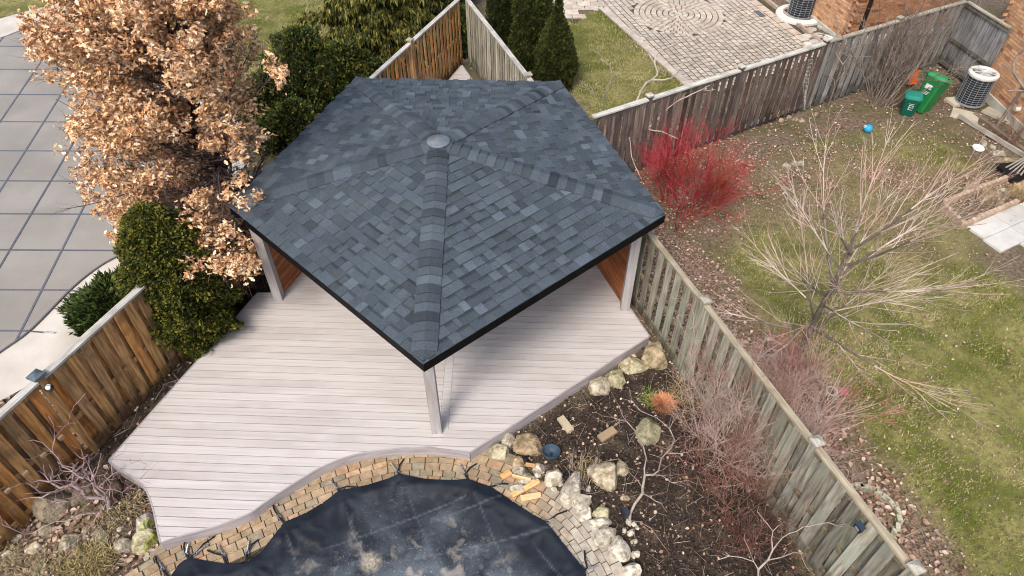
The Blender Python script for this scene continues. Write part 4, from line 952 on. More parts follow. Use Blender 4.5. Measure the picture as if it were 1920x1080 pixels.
A = Acc(); A.box((.0, -.23, .91), (.06, .03, .03), tone=(.02, .02, .02)); A.tube([(-.18, .25, .80), (-.18, .31, .84), (.18, .31, .84), (.18, .25, .80)], .016, 6, (.01, .12, .04)); link('handle', A.mesh('handle', M['plain']), b1_[0], b1_[1])
A = Acc()
for sx in (-1, 1): A.lathe([(.09, -.02), (.09, .02)], n=16, tone=(.015, .015, .015), M=Matrix.Translation((sx*.17, .2, .09)) @ Matrix.Rotation(R(90), 4, 'Y'))
link('wheels', A.mesh('wheels', M['matte']), b1_[0], b1_[1])
A = Acc(); A.box((-.225, .0, .62), (.006, .17, .11), tone=(.6, .65, .63))
for i in range(3): A.box((-.222, -.02+.02*i, .50-.03*i), (.006, .16, .012), tone=(.6, .65, .63))
link('side_label', A.mesh('side_label', M['plain']), b1_[0], b1_[1])
b2_ = bin_('small dark green bin with white marks, in front of the bright green one', *at(1698, 214), R(-25), .48, .38, (.006, .085, .055), (.02, .22, .17))
A = Acc(); W_ = (.7, .74, .72)
for (x_, z_, w_, h_) in ((.0, .33, .09, .010), (.0, .22, .09, .010), (-.045, .275, .010, .12), (.045, .30, .010, .06), (.0, .275, .06, .010), (-.01, .37, .12, .008)): A.box((x_+.02, -.178, z_), (w_, .004, h_), tone=W_)
link('marks', A.mesh('marks', M['plain']), b2_[0], b2_[1])
# orange shovel blade leaning at the fence
A = Acc(); A.ring([[Vector((-.02, 0, .45)), Vector((.02, 0, .45)), Vector((.02, .03, .45)), Vector((-.02, .03, .45))], [Vector((-.1, 0, .32)), Vector((.1, 0, .32)), Vector((.1, .03, .32)), Vector((-.1, .03, .32))], [Vector((-.13, -.06, .02)), Vector((.13, -.06, .02)), Vector((.13, -.03, .02)), Vector((-.13, -.03, .02))]], tone=(.75, .13, .015))
sh_ = thing('snow_shovel', 'orange plastic shovel leaning in the twigs behind the green bins', 'shovel', (*at(1704, 165), 0)); link('blade', A.mesh('blade', M['plain']), sh_, T(*at(1704, 165), .12, R(20)))
A = Acc(); A.tube([(0, .02, .44), (0, .12, 1.25)], .014, 6, (.06, .05, .05)); link('handle', A.mesh('handle', M['plain']), sh_, T(*at(1704, 165), .12, R(20)))
def ball(name, label, cat, px_, py_, r, tone, mat='plain', sq=1.0, z=None):
    A = Acc(); A.smooth = True; n_ = 12; A.lathe([(max(.002, r*math.sin(math.pi*k/n_)), -r*sq*math.cos(math.pi*k/n_)) for k in range(n_+1)], n=24, tone=tone, cap0=False, cap1=False)
    return tag(link(name, A.mesh(name, M[mat]), None, T(*at(px_, py_, r*.6), r*sq*.9 if z is None else z)), label, cat)
bl_ = ball('play_ball', 'bright blue ball lying on the dead leaves near the bins', 'ball', 1627, 243, .10, (.02, .32, .62))
A = Acc(); A.box((-.095, 0, .06), (.05, .05, .05), tone=(.45, .55, .6)); link('paper_scrap', A.mesh('paper_scrap', M['matte']), bl_, WM[bl_])
A = Acc(); A.lathe([(.09, .0), (.125, .02), (.13, .035), (.12, .03), (.05, .022), (.01, .022)], n=28, tone=(.8, .8, .8)); tag(link('flying_disc', A.mesh('flying_disc', M['plain']), None, T(*at(1832, 281), .03, 0, R(8))), 'white plastic disc lying on the grass near the timber edging', 'disc')
A = Acc(); A.lathe([(.022, 0), (.035, .006), (.022, .012)], n=14, tone=(.5, .35, .1), cap0=False, cap1=False); tag(link('yellow_ring', A.mesh('yellow_ring', M['plain']), None, T(*at(1820, 276), .04)), 'tiny yellow ring on the grass beside the white disc', 'ring')
A = Acc(); A.lathe([(.06, .0), (.125, .05), (.14, .10), (.13, .10), (.112, .05), (.05, .012), (.01, .012)], n=28, tone=(.05, .08, .115)); A.lathe([(.018, .01), (.018, .05), (.004, .055)], n=12, tone=(.02, .03, .05)); tag(link('plastic_bowl', A.mesh('plastic_bowl', M['plain']), None, T(*at(1033, 856), .03, 0, R(-12))), 'dark blue round dish with a centre stub lying on the mulch', 'dish')
A = Acc(); A.tube([(-.05, 0, .05), (.02, .02, .06), (.06, .03, .05)], [.03, .04, .035], 8, (.008, .008, .01)); tag(link('drain_elbow', A.mesh('drain_elbow', M['plain']), None, T(*at(988, 870), .03, R(80))), 'short black plastic pipe end among the stones left of the dish', 'pipe')
A = Acc(); A.tube([(-.05, 0, .05), (.04, .0, .06)], [.03, .03], 8, (.008, .008, .01)); tag(link('spot_lamp', A.mesh('spot_lamp', M['plain']), None, T(*at(1064, 893), .05, R(40))), 'small black garden spotlight behind the white boulders', 'light')
A = Acc(); A.box((0, 0, .1), (.07, .1, .16), tone=(.03, .035, .05)); tag(link('garden_lamp', A.mesh('garden_lamp', M['plain']), None, T(*at(1172, 968), .0, .3)), 'small dark box lamp at the foot of the crooked grey sapling', 'light')
# lumber
def plank(label, px0, px1, w, th, z, mat='offcut', col=(1, 1, 1), name='plank', group=None, tilt=0.0):
    p = np.array(at(*px0)); q = np.array(at(*px1)); A = Acc(); A.box((0, 0, 0), (np.linalg.norm(q-p), w, th), taper=.99)
    return tag(link(name, A.mesh(name, M[mat]), None, T(*((p+q)/2), z, math.atan2(*(q-p)[::-1]), tilt, 0), col), label, 'board', group)
plank('longest orange timber offcut lying on the pavers by the rubble', (960,934), (1011,907), .075, .04, .075, col=(1.05, .85, .62), tilt=.1)
plank('short pale timber offcut on the pavers closest to the pool cover', (976,938), (1014,931), .075, .035, .055, col=(1.15, 1.1, 1.05))
plank('thin pale lath lying across the white rubble stones', (960,900), (995,908), .03, .03, .13, col=(1.1, 1.0, .9))
plank('wedge shaped timber scrap left of the white rubble stones', (940,899), (958,889), .09, .03, .06, col=(.95, .75, .55))
plank('small pinkish wood block on top of the rubble', (985,881), (1003,884), .05, .03, .16, col=(.95, .8, .7))
plank('flat stone paver scrap leaning in the mulch right of the bed centre', (1050,786), (1070,812), .12, .05, .05, 'slab', (1.0, .85, .62), 'paver_scrap')
plank('tan brick half buried under the twigs of the mulch bed', (1124,826), (1152,808), .13, .05, .04, 'slab', (.75, .55, .36), 'paver_scrap')
plank('long grey weathered timber edging the bed by the right house', (1795,222), (1925,302), .05, .10, .08, 'rail_pale', (.75, .72, .68), 'timber')
plank('second reddish timber lying behind the long grey edging timber', (1825,216), (1918,285), .10, .06, .05, 'rail_pale', (.45, .35, .3), 'timber')
plank('upper of two brown sticks lying under the timber edging', (1860,300), (1925,302), .045, .04, .04, 'rail_pale', (.5, .4, .3), 'timber')
plank('lower of two brown sticks lying above the black trough', (1864,306), (1925,304), .05, .04, .03, 'rail_pale', (.6, .48, .36), 'timber')
tr = thing('black_trough', 'black plastic trough filled with sticks at the right edge', 'trough', (*at(1905, 328), 0))
A = Acc(); A.box((0, 0, .1), (.9, .5, .16), taper=1.15, tone=(.006, .008, .012)); link('tub', A.mesh('tub', M['plain']), tr, T(*at(1915, 330), 0, .15))
for i in range(6):
    A = Acc(); A.box((0, 0, 0), (.75, .03, .02), tone=(.3, .28, .25)); link('lath', A.mesh('lath', M['matte']), tr, T(*at(1898+4*i, 318+3*i), .22+.01*i, .5+.08*i, .0, -.1))
# scalloped bed edging and slabs at right
def edging(label, pts, bw=.13):
    t_ = thing('scalloped_edging', label, 'edging', (*pts[0], 0)); P = resample(pts, bw, False); A = Acc()
    rings = [[Vector((0, -.035, 0)), Vector((0, .035, 0))]]
    V = []; n_ = 8
    prof = [(-bw*.48, 0)]+[(bw*.48*math.cos(math.pi*(1-k/n_)), .12+.05*math.sin(math.pi*k/n_)) for k in range(n_+1)]+[(bw*.48, 0)]
    A.ring([[Vector((x_, -.04, z_)) for x_, z_ in prof], [Vector((x_, .04, z_)) for x_, z_ in prof]]); me_ = A.mesh('edging_block', M['patio_paver'])
    for i in range(len(P)-1):
        c = (P[i]+P[i+1])/2; d = P[i+1]-P[i]; link('edging_block', me_, t_, T(*c, -.02, math.atan2(d[1], d[0])+rng.normal(0, .04)), (.95, .78, .66))
edging('scalloped pink edging between the small bed and the grey slabs', ats([(1803,428),(1905,383)]))
edging('scalloped pink edging on the left end of the small bed', ats([(1803,428),(1764,388)]))
edging('scalloped pink edging on the far side of the small bed', ats([(1768,385),(1895,335),(1925,350)]))
sl0 = np.array(at(1812, 428)); du = np.array(at(1905, 387))-sl0; du /= np.linalg.norm(du); dv = np.array([du[1], -du[0]])
slabs = tag(link('slab_path', None, None, T(*sl0, 0)), kind='structure')
for j in range(9):
    for i in range(8):
        w_, h_ = .82, .41; off_ = .3*(j % 2)
        c = sl0+du*(i*w_-off_+.4+j*.26)+dv*(j*h_+.2)
        A = Acc(); A.box((0, 0, 0), (w_-.008, h_-.008, .06), taper=.995); link('slab', A.mesh('slab', M['slab']), slabs, T(*c, .01+rng.uniform(-.002, .002), math.atan2(du[1], du[0])), tuple(np.array((1.05, 1.05, 1.03))*(1.25 if rng.random() < .2 else rng.uniform(.92, 1.06))))

# ------------------------------------------------------------------ rocks
ORD_ = ['first', 'second', 'third', 'fourth', 'fifth']
def rock(px_, py_, wpx, hpx, label, tone=(1, 1, 1), zs=.7, group=None, name='rock', rz=None, z=0.0, rough=1.0, moss=None):
    c = np.array(at(px_, py_, .08)); dist_ = np.linalg.norm([c[0], c[1], CAM_H]); f_ = c[1]*_fw[1]+(CAM_H)*-_fw[2]
    sx = wpx/FPX*f_/2; sy = hpx/FPX*f_/2*1.15
    planes = []
    for _ in range(9):
        q_ = rng.normal(0, 1, 3); q_[2] = abs(q_[2])*.8; planes.append((q_/np.linalg.norm(q_), rng.uniform(.58, .88)))
    n_, m_ = 20, 12; seed = rng.uniform(0, 100); V = []; tn = []
    for i in range(m_+1):
        for j in range(n_):
            th = math.pi*i/m_; ph = 2*math.pi*j/n_
            v_ = np.array([math.sin(th)*math.cos(ph), math.sin(th)*math.sin(ph), math.cos(th)])
            r_ = 1+rough*.34*(float(fbm(v_[0]*1.3+seed+v_[2], v_[1]*1.3+v_[2]*.7+seed, 3, 3))-.5)*2
            r_ *= 1+rough*.16*(abs(float(vnoise(v_[0]*3.1+seed*2+v_[2]*1.7, v_[1]*3.1-v_[2]*2.3+seed, 8))-.5)*2-.5)
            v_ = np.sign(v_)*np.abs(v_)**.85*r_
            for pn_, pd_ in planes:
                ex = v_@pn_-pd_
                if ex > 0: v_ = v_-pn_*ex*.9
            v_ = v_*1.12; V.append((v_[0]*sx, v_[1]*sy, v_[2]*min(sx, sy)*zs))
            t_ = np.array(tone)
            if moss is not None and v_[0]*moss[0]+v_[1]*moss[1] > .35: t_ = t_*np.array([.62, .72, .32])
            pass
            tn.append(tuple(np.minimum(t_, 1.12)*np.array([.96, .93, .86])))
    F = [(i*n_+j, i*n_+(j+1) % n_, (i+1)*n_+(j+1) % n_, (i+1)*n_+j) for i in range(m_) for j in range(n_)]
    F = [f[::-1] for f in F]
    me = bpy.data.meshes.new(name); me.from_pydata(V, [], F); a_ = me.attributes.new('tone', 'FLOAT_COLOR', 'POINT'); arr = np.ones((len(V), 4), 'f'); arr[:, :3] = tn; a_.data.foreach_set('color', arr.ravel()); me.materials.append(M['rock'])
    hz = min(sx, sy)*zs
    return tag(link(name, me, None, T(c[0], c[1], z+hz*.45, rz if rz is not None else rng.uniform(-.3, .3))), label, 'rock', group)
rock(1226,668,54,50,'large tan hollowed boulder between the deck corner and mossy fence',(.72,.64,.5),.9)
rock(1186,686,48,30,'oblong mossy pale stone beside the deck, next to the hollow boulder',(.95,.93,.76),.8)
rock(1153,709,38,34,'greenish round stone beside the deck, second from its front',(.8,.8,.62),.9)
rock(1124,725,40,32,'pale round stone nearest the viewer in the row beside the deck',(1.05,1.02,.94),.9)
rock(952,824,26,28,'small white round stone touching the deck front corner',(1.05,1.02,.95),.8)
rock(937,845,40,28,'mossy pale stone wedged under the deck front corner',(.9,.88,.72),.8)
rock(990,828,56,50,'flat brown topped slab stone beside the deck corner',(.78,.64,.48),.3,rough=.7)
rock(973,864,26,22,'rusty stone among the rubble by the paver edge',(.95,.78,.6),.8)
rock(973,880,26,24,'grey rubble stone behind the timber offcuts',(.85,.82,.78),.8)
rock(984,896,26,20,'white chunk in the middle of the rubble pile',(1.15,1.12,1.08),.8,z=.03)
rock(1001,899,18,18,'small white chunk right of the rubble middle',(1.1,1.08,1.05),.8,z=.02)
rock(1008,889,13,12,'tiny white cube of rubble above the offcuts',(1.25,1.2,1.15),.8,z=.05)
rock(970,915,32,16,'white angular rubble piece against the long offcut',(1.35,1.35,1.35),.9,z=.03)
rock(1010,876,26,20,'grey white stone behind the rubble pile',(.95,.92,.88),.9)
rock(1036,892,30,32,'squarish white stone below the blue dish',(1.15,1.12,1.06),.9)
rock(1072,918,38,60,'tall white rugged boulder at the start of the white stone border',(1.3,1.3,1.28),1.0,rz=-.5)
rock(1088,938,40,26,'white lumpy boulder below the tall rugged one',(1.25,1.25,1.2),.8)
rock(1099,958,24,24,'small white stone on the paver edge between two boulders',(1.2,1.2,1.15),.8)
rock(1128,958,30,24,'mossy topped white boulder in the stone border',(1.0,1.0,.8),.9,moss=(0,1))
rock(1125,975,40,20,'wide white boulder with moss behind it',(1.3,1.3,1.25),.8)
rock(1134,1003,34,36,'triangular white stone in the stone border',(1.3,1.28,1.22),.7,rz=-.8)
rock(1163,1029,48,34,'long white stone third from the bottom of the border',(1.3,1.3,1.25),.8,rz=-.8)
rock(1185,1066,34,28,'lowest big white stone of the border at the picture bottom',(1.3,1.3,1.28),.9)
rock(1192,1036,18,12,'flat white pebble right of the lowest border stones',(1.2,1.2,1.12),.6)
rock(1134,889,60,46,'large holed limestone lying in the middle of the mulch bed',(.95,.9,.78),.6)
rock(1167,876,26,26,'rounder limestone touching the large holed limestone',(.85,.8,.68),.7)
rock(1172,928,18,10,'small flat tan stone between the holed limestone and sapling',(.95,.85,.72),.5)
rock(1219,806,46,54,'lichen grey upright stone below the orange dry clump',(.55,.56,.44),.6,rz=-.5)
rock(1245,762,10,8,'small stone hidden under the orange dry clump',(.6,.5,.4),.6)
rock(95,948,58,50,'largest grey boulder at the left below the golden fence',(.52,.47,.40),.9)
rock(152,925,40,40,'dark boulder behind the bare purple shrub',(.38,.33,.28),.8)
rock(200,912,50,32,'brownish boulder in shade beside the deck corner',(.26,.20,.17),.7)
rock(272,980,42,32,'white stone against the curved deck edge',(1.3,1.28,1.22),.9,moss=(.8,-.6))
rock(268,1014,48,42,'moss covered stone at the deck tip',(.85,.85,.66),.8,moss=(.7,-.2))
rock(227,1022,36,32,'brown and white stone left of the moss covered one',(.85,.8,.74),.8)
rock(128,1016,40,34,'grey stone with a white chip at the left bottom bed',(.68,.64,.54),.8)
rock(127,1025,16,16,'small white chip stone resting on the grey stone',(1.3,1.28,1.2),.8,z=.08)
rock(155,995,18,26,'pink flat stone standing by the grey stone',(.9,.72,.62),.6)
rock(62,1022,30,20,'whitish split stone at the far left bottom',(1.05,1.0,.9),.7)
rock(185,1005,34,30,'buried lichen stone between the grey and the brown stones',(.62,.6,.5),.35)
rock(82,990,30,18,'squared grey block at the foot of the golden fence',(.62,.58,.52),.7)
rock(70,1055,30,40,'flat grey stone near the picture bottom left',(.5,.49,.42),.4)
rock(10,1035,36,16,'pale slab fragment at the left picture edge',(.95,.95,.92),.5)
rock(25,1003,24,12,'light stone touching the lower end of the golden fence',(.85,.83,.8),.6)
rock(272,1042,14,12,'pebble between the moss stone and the pavers',(.9,.85,.78),.8)
rock(222,987,14,10,'bluish white pebble in the leaf litter left of the deck tip',(1.1,1.15,1.15),.7)
for i, (x_, y_, w_, h_) in enumerate([(1180,975,12,12),(1190,978,10,10),(1184,995,14,12),(1196,985,8,8),(1172,990,10,10),(1104,912,10,12),(1052,902,12,10),(1060,930,12,10),(1112,985,14,10),(1150,1000,12,14),(1160,1010,16,20),(1147,992,16,10),(1190,1012,14,10),(1093,970,14,12),(1085,955,12,12),(1040,915,12,10),(1130,945,10,8)]):
    rock(x_, y_, w_, h_, 'small white pebble scattered behind the white stone border', (1.25, 1.23, 1.18), .8, 'pebbles behind the white stone border', 'pebble')
for i, (x_, y_) in enumerate([(1490,302),(1502,303),(1475,308)]): rock(x_, y_, 16, 12, ['left', 'right', 'nearest'][i]+' grey round stone of three in the litter beyond the maple', (.7, .7, .68), .8, 'grey stones beyond the maple')
for i, (x_, y_) in enumerate([(1465,222),(1480,216),(1493,220),(1505,222),(1530,210)]): rock(x_, y_, 12, 9, ORD_[i]+' small dark stone from the left along the slat fence foot', (.6, .5, .46), .8, 'stones edging the fence strip')
for i, (x_, y_) in enumerate([(1845,266),(1862,272),(1868,283),(1880,284),(1890,296)]): rock(x_, y_, 13, 12, ORD_[i]+' round grey cobble from the left under the long timber', (.75, .74, .7), .8, 'cobbles by the timber')
for i, (x_, y_) in enumerate([(1886,353),(1893,359)]): rock(x_, y_, 12, 10, ['far', 'near'][i]+' pale green painted stone of two in the small scalloped bed', (.95, 1.0, .88), .8, 'painted stones in the small bed')
# square cobble edging around the maple bed
for i, (x_, y_, r_) in enumerate([(1404,676,.1),(1400,690,.4),(1423,674,0),(1440,675,.1),(1455,676,-.1),(1470,677,0),(1487,703,.9),(1492,716,.9),(1490,730,1.0),(1484,746,1.2),(1395,756,.2),(1412,758,.1),(1392,700,.4)]):
    A = Acc(); A.box((0, 0, 0), (.14, .12, .10), taper=.85); tag(link('cobble', A.mesh('cobble', M['rock']), None, T(*at(x_, y_), .05, r_), (.85, .8, .82)), 'square grey lavender cobble in the ring around the bare maple', 'cobble', 'cobbles around the maple bed')
for i, (x_, y_, r_) in enumerate([(1607,914,0),(1617,917,-.2),(1632,921,-.4),(1645,928,-.7),(1657,937,-.9),(1668,948,-1.2),(1680,962,-1.4),(1683,976,-1.7),(1680,992,-2),(1672,1003,-2.2),(1662,1011,-2.4)]):
    A = Acc(); A.box((0, 0, 0), (.13, .08, .10), taper=.85); tag(link('edging_stone', A.mesh('edging_stone', M['rock']), None, T(*at(x_, y_), .04, r_), (.8, .8, .66)), 'mossy stone of the small curved edging right of the mossy fence', 'edging stone', 'curved stone edging by the fence')
A = Acc(); A.lathe([(.085, .03), (.10, .036), (.085, .042), (.07, .036)], n=26, tone=(.6, .55, .5), cap0=False, cap1=False); tag(link('garden_ring', A.mesh('garden_ring', M['plain']), None, T(*at(1558, 736), .01)), 'thin white hoop lying in the dead leaves near the maple', 'hoop')
A = Acc(); A.lathe([(.06, .02), (.085, .05), (.075, .055), (.02, .03)], n=20, tone=(.5, .10, .14)); tag(link('pink_dish', A.mesh('pink_dish', M['plain']), None, T(*at(1579, 738), .01)), 'faded pink dish lying beside the white hoop', 'dish')
A = Acc(); A.lathe([(.06, .0), (.075, .10), (.08, .11), (.068, .1), (.05, .02)], n=20, tone=(.012, .012, .012), M=Matrix.Rotation(R(60), 4, 'X')); tag(link('plant_pot', A.mesh('plant_pot', M['plain']), None, T(*at(1352, 352), .08, .6)), 'black plant pot lying under the red stemmed shrub', 'pot')

# ------------------------------------------------------------------ plants
ORD = ['first', 'second', 'third', 'fourth', 'fifth', 'sixth', 'seventh', 'eighth', 'ninth', 'tenth', 'eleventh', 'twelfth', 'thirteenth', 'fourteenth', 'fifteenth', 'sixteenth', 'seventeenth']
def order_labels(name, fmt, key):
    L = [o for o in C.objects if o.name.split('.')[0] == name and o.parent is None]; L.sort(key=key)
    for i, o in enumerate(L): o['label'] = fmt.format(ORD[i])
order_labels('cobble', '{} grey lavender cobble around the bare maple, counting from the left', lambda o: (o.location.x, -o.location.y))
order_labels('edging_stone', '{} mossy stone from the far end of the curved edging by the fence', lambda o: -o.location.y)
order_labels('pebble', '{} white pebble behind the white stone border, counting from the deck side', lambda o: -o.location.y)
order_labels('flagstone', '{} pale flagstone by the far air conditioner, counting from the left', lambda o: o.location.x)
def grow(root, trunk, targets, step=.18, ang_w=1.3, jit=.02, sag=0.0, order_noise=.3, straight=.45):
    """branch skeleton reaching every target; returns nodes, parents"""
    P = [np.array(root, float)]; par = [-1]
    for p in trunk: P.append(np.array(p, float)); par.append(len(P)-2)
    cap = len(P)+len(targets)*40; A = np.zeros((cap, 3)); Dd = np.zeros((cap, 3)); pr = np.full(cap, -1)
    for i, p in enumerate(P):
        A[i] = p; pr[i] = par[i]
        d = p-P[par[i]] if i else (P[1]-P[0] if len(P) > 1 else np.array([0, 0, 1.])); Dd[i] = d/(np.linalg.norm(d)+1e-9)
    n = len(P); tg = np.array(targets); o = np.argsort(np.linalg.norm(tg-np.array(root), axis=1)*(1+order_noise*rng.random(len(tg)))); tips = []
    for t in tg[o]:
        v = t-A[:n]; L_ = np.linalg.norm(v, axis=1)+1e-6; c = np.sum(v*Dd[:n], 1)/L_
        cost = L_*(1+ang_w*(1-c))+(np.arange(n) == 0)*.15
        i = int(np.argmin(cost)); p0 = A[i].copy(); d0 = Dd[i]; l = L_[i]; m = max(1, int(l/step)); cur = i
        c1 = p0+d0*l*straight
        for k in range(1, m+1):
            s_ = k/m; q = (1-s_)**2*p0+2*s_*(1-s_)*c1+s_*s_*t+rng.normal(0, jit, 3)*(0 if k == m else 1); q[2] -= sag*math.sin(math.pi*s_)*l
            if n >= cap: break
            A[n] = q; dd = q-A[cur]; Dd[n] = dd/(np.linalg.norm(dd)+1e-9); pr[n] = cur; cur = n; n += 1
        tips.append(cur)
    return A[:n], pr[:n], tips, Dd[:n]
def radii(A, pr, tips, rt, pw_=.45, rmax=9):
    n = len(A); c = np.zeros(n)
    for t in tips: c[t] += 1
    for i in range(n-1, 0, -1): c[pr[i]] += c[i]
    return np.minimum(rt*np.maximum(c, 1)**pw_, rmax)
def seg_mesh(name, A, pr, r, cols, k, mat, extra=None):
    i = np.arange(1, len(A)); p = pr[1:]; t = lut(cols, len(i))
    # colour drifts along the branch instead of flickering
    t = np.array(cols, float)[0]*rng.uniform(.85, 1.15, (len(i), 1)) if len(cols) == 1 else t
    V, F, tn = seg_arrays(A[p], A[i], np.minimum(r[p], r[i]*1.6), r[i], t, k)
    return facemesh(name, V, F, tn, mat)
def split_mesh(A, pr, r, thr, cols_big, cols_small, mat_big, mat_small, parent, k=6):
    i = np.arange(1, len(A)); p = pr[1:]; big = r[i] > thr
    for nm, m, cols, mt, kk in (('trunk', big, cols_big, mat_big, k), ('branches', ~big, cols_small, mat_small, 4)):
        if m.any():
            base_c = np.array(cols, float); idx = (vnoise(A[i][m][:, 0]*2, A[i][m][:, 1]*2+A[i][m][:, 2], 3)*len(base_c)).astype(int) % len(base_c)
            t = base_c[idx]*rng.uniform(.85, 1.15, (m.sum(), 1))
            V, F, tn = seg_arrays(A[p][m], A[i][m], np.minimum(r[p][m], r[i][m]*1.5), r[i][m], t, kk); o = link(nm, facemesh(nm, V, F, tn, mt), parent)
            if nm == 'branches': o['kind'] = 'stuff'
def twigs_from(A, Dd, idx, n_per, ln, spread=.8, up=.2):
    out0 = []; out1 = []
    for i in idx:
        for k in range(n_per):
            d = Dd[i]+rng.normal(0, spread, 3); d[2] += up; d /= np.linalg.norm(d); l = rng.uniform(.4, 1)*ln; m_ = A[i]+d*l*.5+rng.normal(0, .008, 3); e_ = m_+(d+rng.normal(0, .15, 3)+np.array([0, 0, .15]))*l*.5
            out0 += [A[i], m_]; out1 += [m_, e_]
    return np.array(out0), np.array(out1)

# --- recursive branching with straight vigorous shoots
def rot_about(v, ax, a):
    ax = ax/np.linalg.norm(ax); return v*math.cos(a)+np.cross(ax, v)*math.sin(a)+ax*(ax@v)*(1-math.cos(a))
class Tree:
    def __init__(s): s.a = []; s.b = []; s.ra = []; s.rb = []; s.lv = []; s.tips = []
    def shoot(s, p, d, L, r, lv, prm, ok=None):
        """prm[lv] = dict(step, wob, up, kids, ang, ratio, start, taper)"""
        q = prm[lv]; n = max(2, int(L/q.get('step', .14))); d = d/np.linalg.norm(d); az = rng.uniform(0, 6.28); kids = q.get('kids', 0); todo = sorted(rng.uniform(q.get('start', .2), .97, kids)) if kids else []
        for k in range(n):
            d = d+rng.normal(0, q.get('wob', .05), 3); d[2] += q.get('up', .02); d /= np.linalg.norm(d)
            e = p+d*L/n; t0, t1 = k/n, (k+1)/n; tp = q.get('taper', .75); r0, r1 = r*(1-tp*t0), r*(1-tp*t1)
            s.a.append(p); s.b.append(e); s.ra.append(r0); s.rb.append(r1); s.lv.append(lv)
            if e[2] < .04: return
            while todo and todo[0] <= t1:
                f = todo.pop(0); az += 2.4+rng.normal(0, .4); ax = np.cross(d, np.array([math.cos(az), math.sin(az), .01])); 
                if np.linalg.norm(ax) < 1e-3: ax = np.array([1., 0, 0])
                an = q.get('ang', .6)*rng.uniform(.7, 1.25); d2 = rot_about(d, ax, an); L2 = q.get('ratio', .5)*L*(1-.55*f)*rng.uniform(.65, 1.25)
                if lv+1 < len(prm):
                    if ok is None or ok(p+d2*L2): s.shoot(p+(e-p)*rng.random(), d2, L2, min(r1*.75, prm[lv+1].get('r', 1)*rng.uniform(.8, 1.2)), lv+1, prm, ok)
            p = e
        s.tips.append((p, d, lv))
    def out(s, parent, thr, cb, cs, mb, k=6):
        a, b, ra, rb = map(np.array, (s.a, s.b, s.ra, s.rb))
        for nm, m, cols, mt, kk in (('trunk', ra > thr, cb, mb, k), ('branches', ra <= thr, cs, M['bark_pale'], 4)):
            if m.any():
                c = np.array(cols, float); idx = (vnoise(a[m][:, 0]*2.3, a[m][:, 1]*2.3+a[m][:, 2], 3)*len(c)).astype(int) % len(c); t = c[idx]*rng.uniform(.88, 1.12, (m.sum(), 1))
                V, F, tn = seg_arrays(a[m], b[m], ra[m], rb[m], t, kk); o = link(nm, facemesh(nm, V, F, tn, mt), parent)
                if nm == 'branches': o['kind'] = 'stuff'

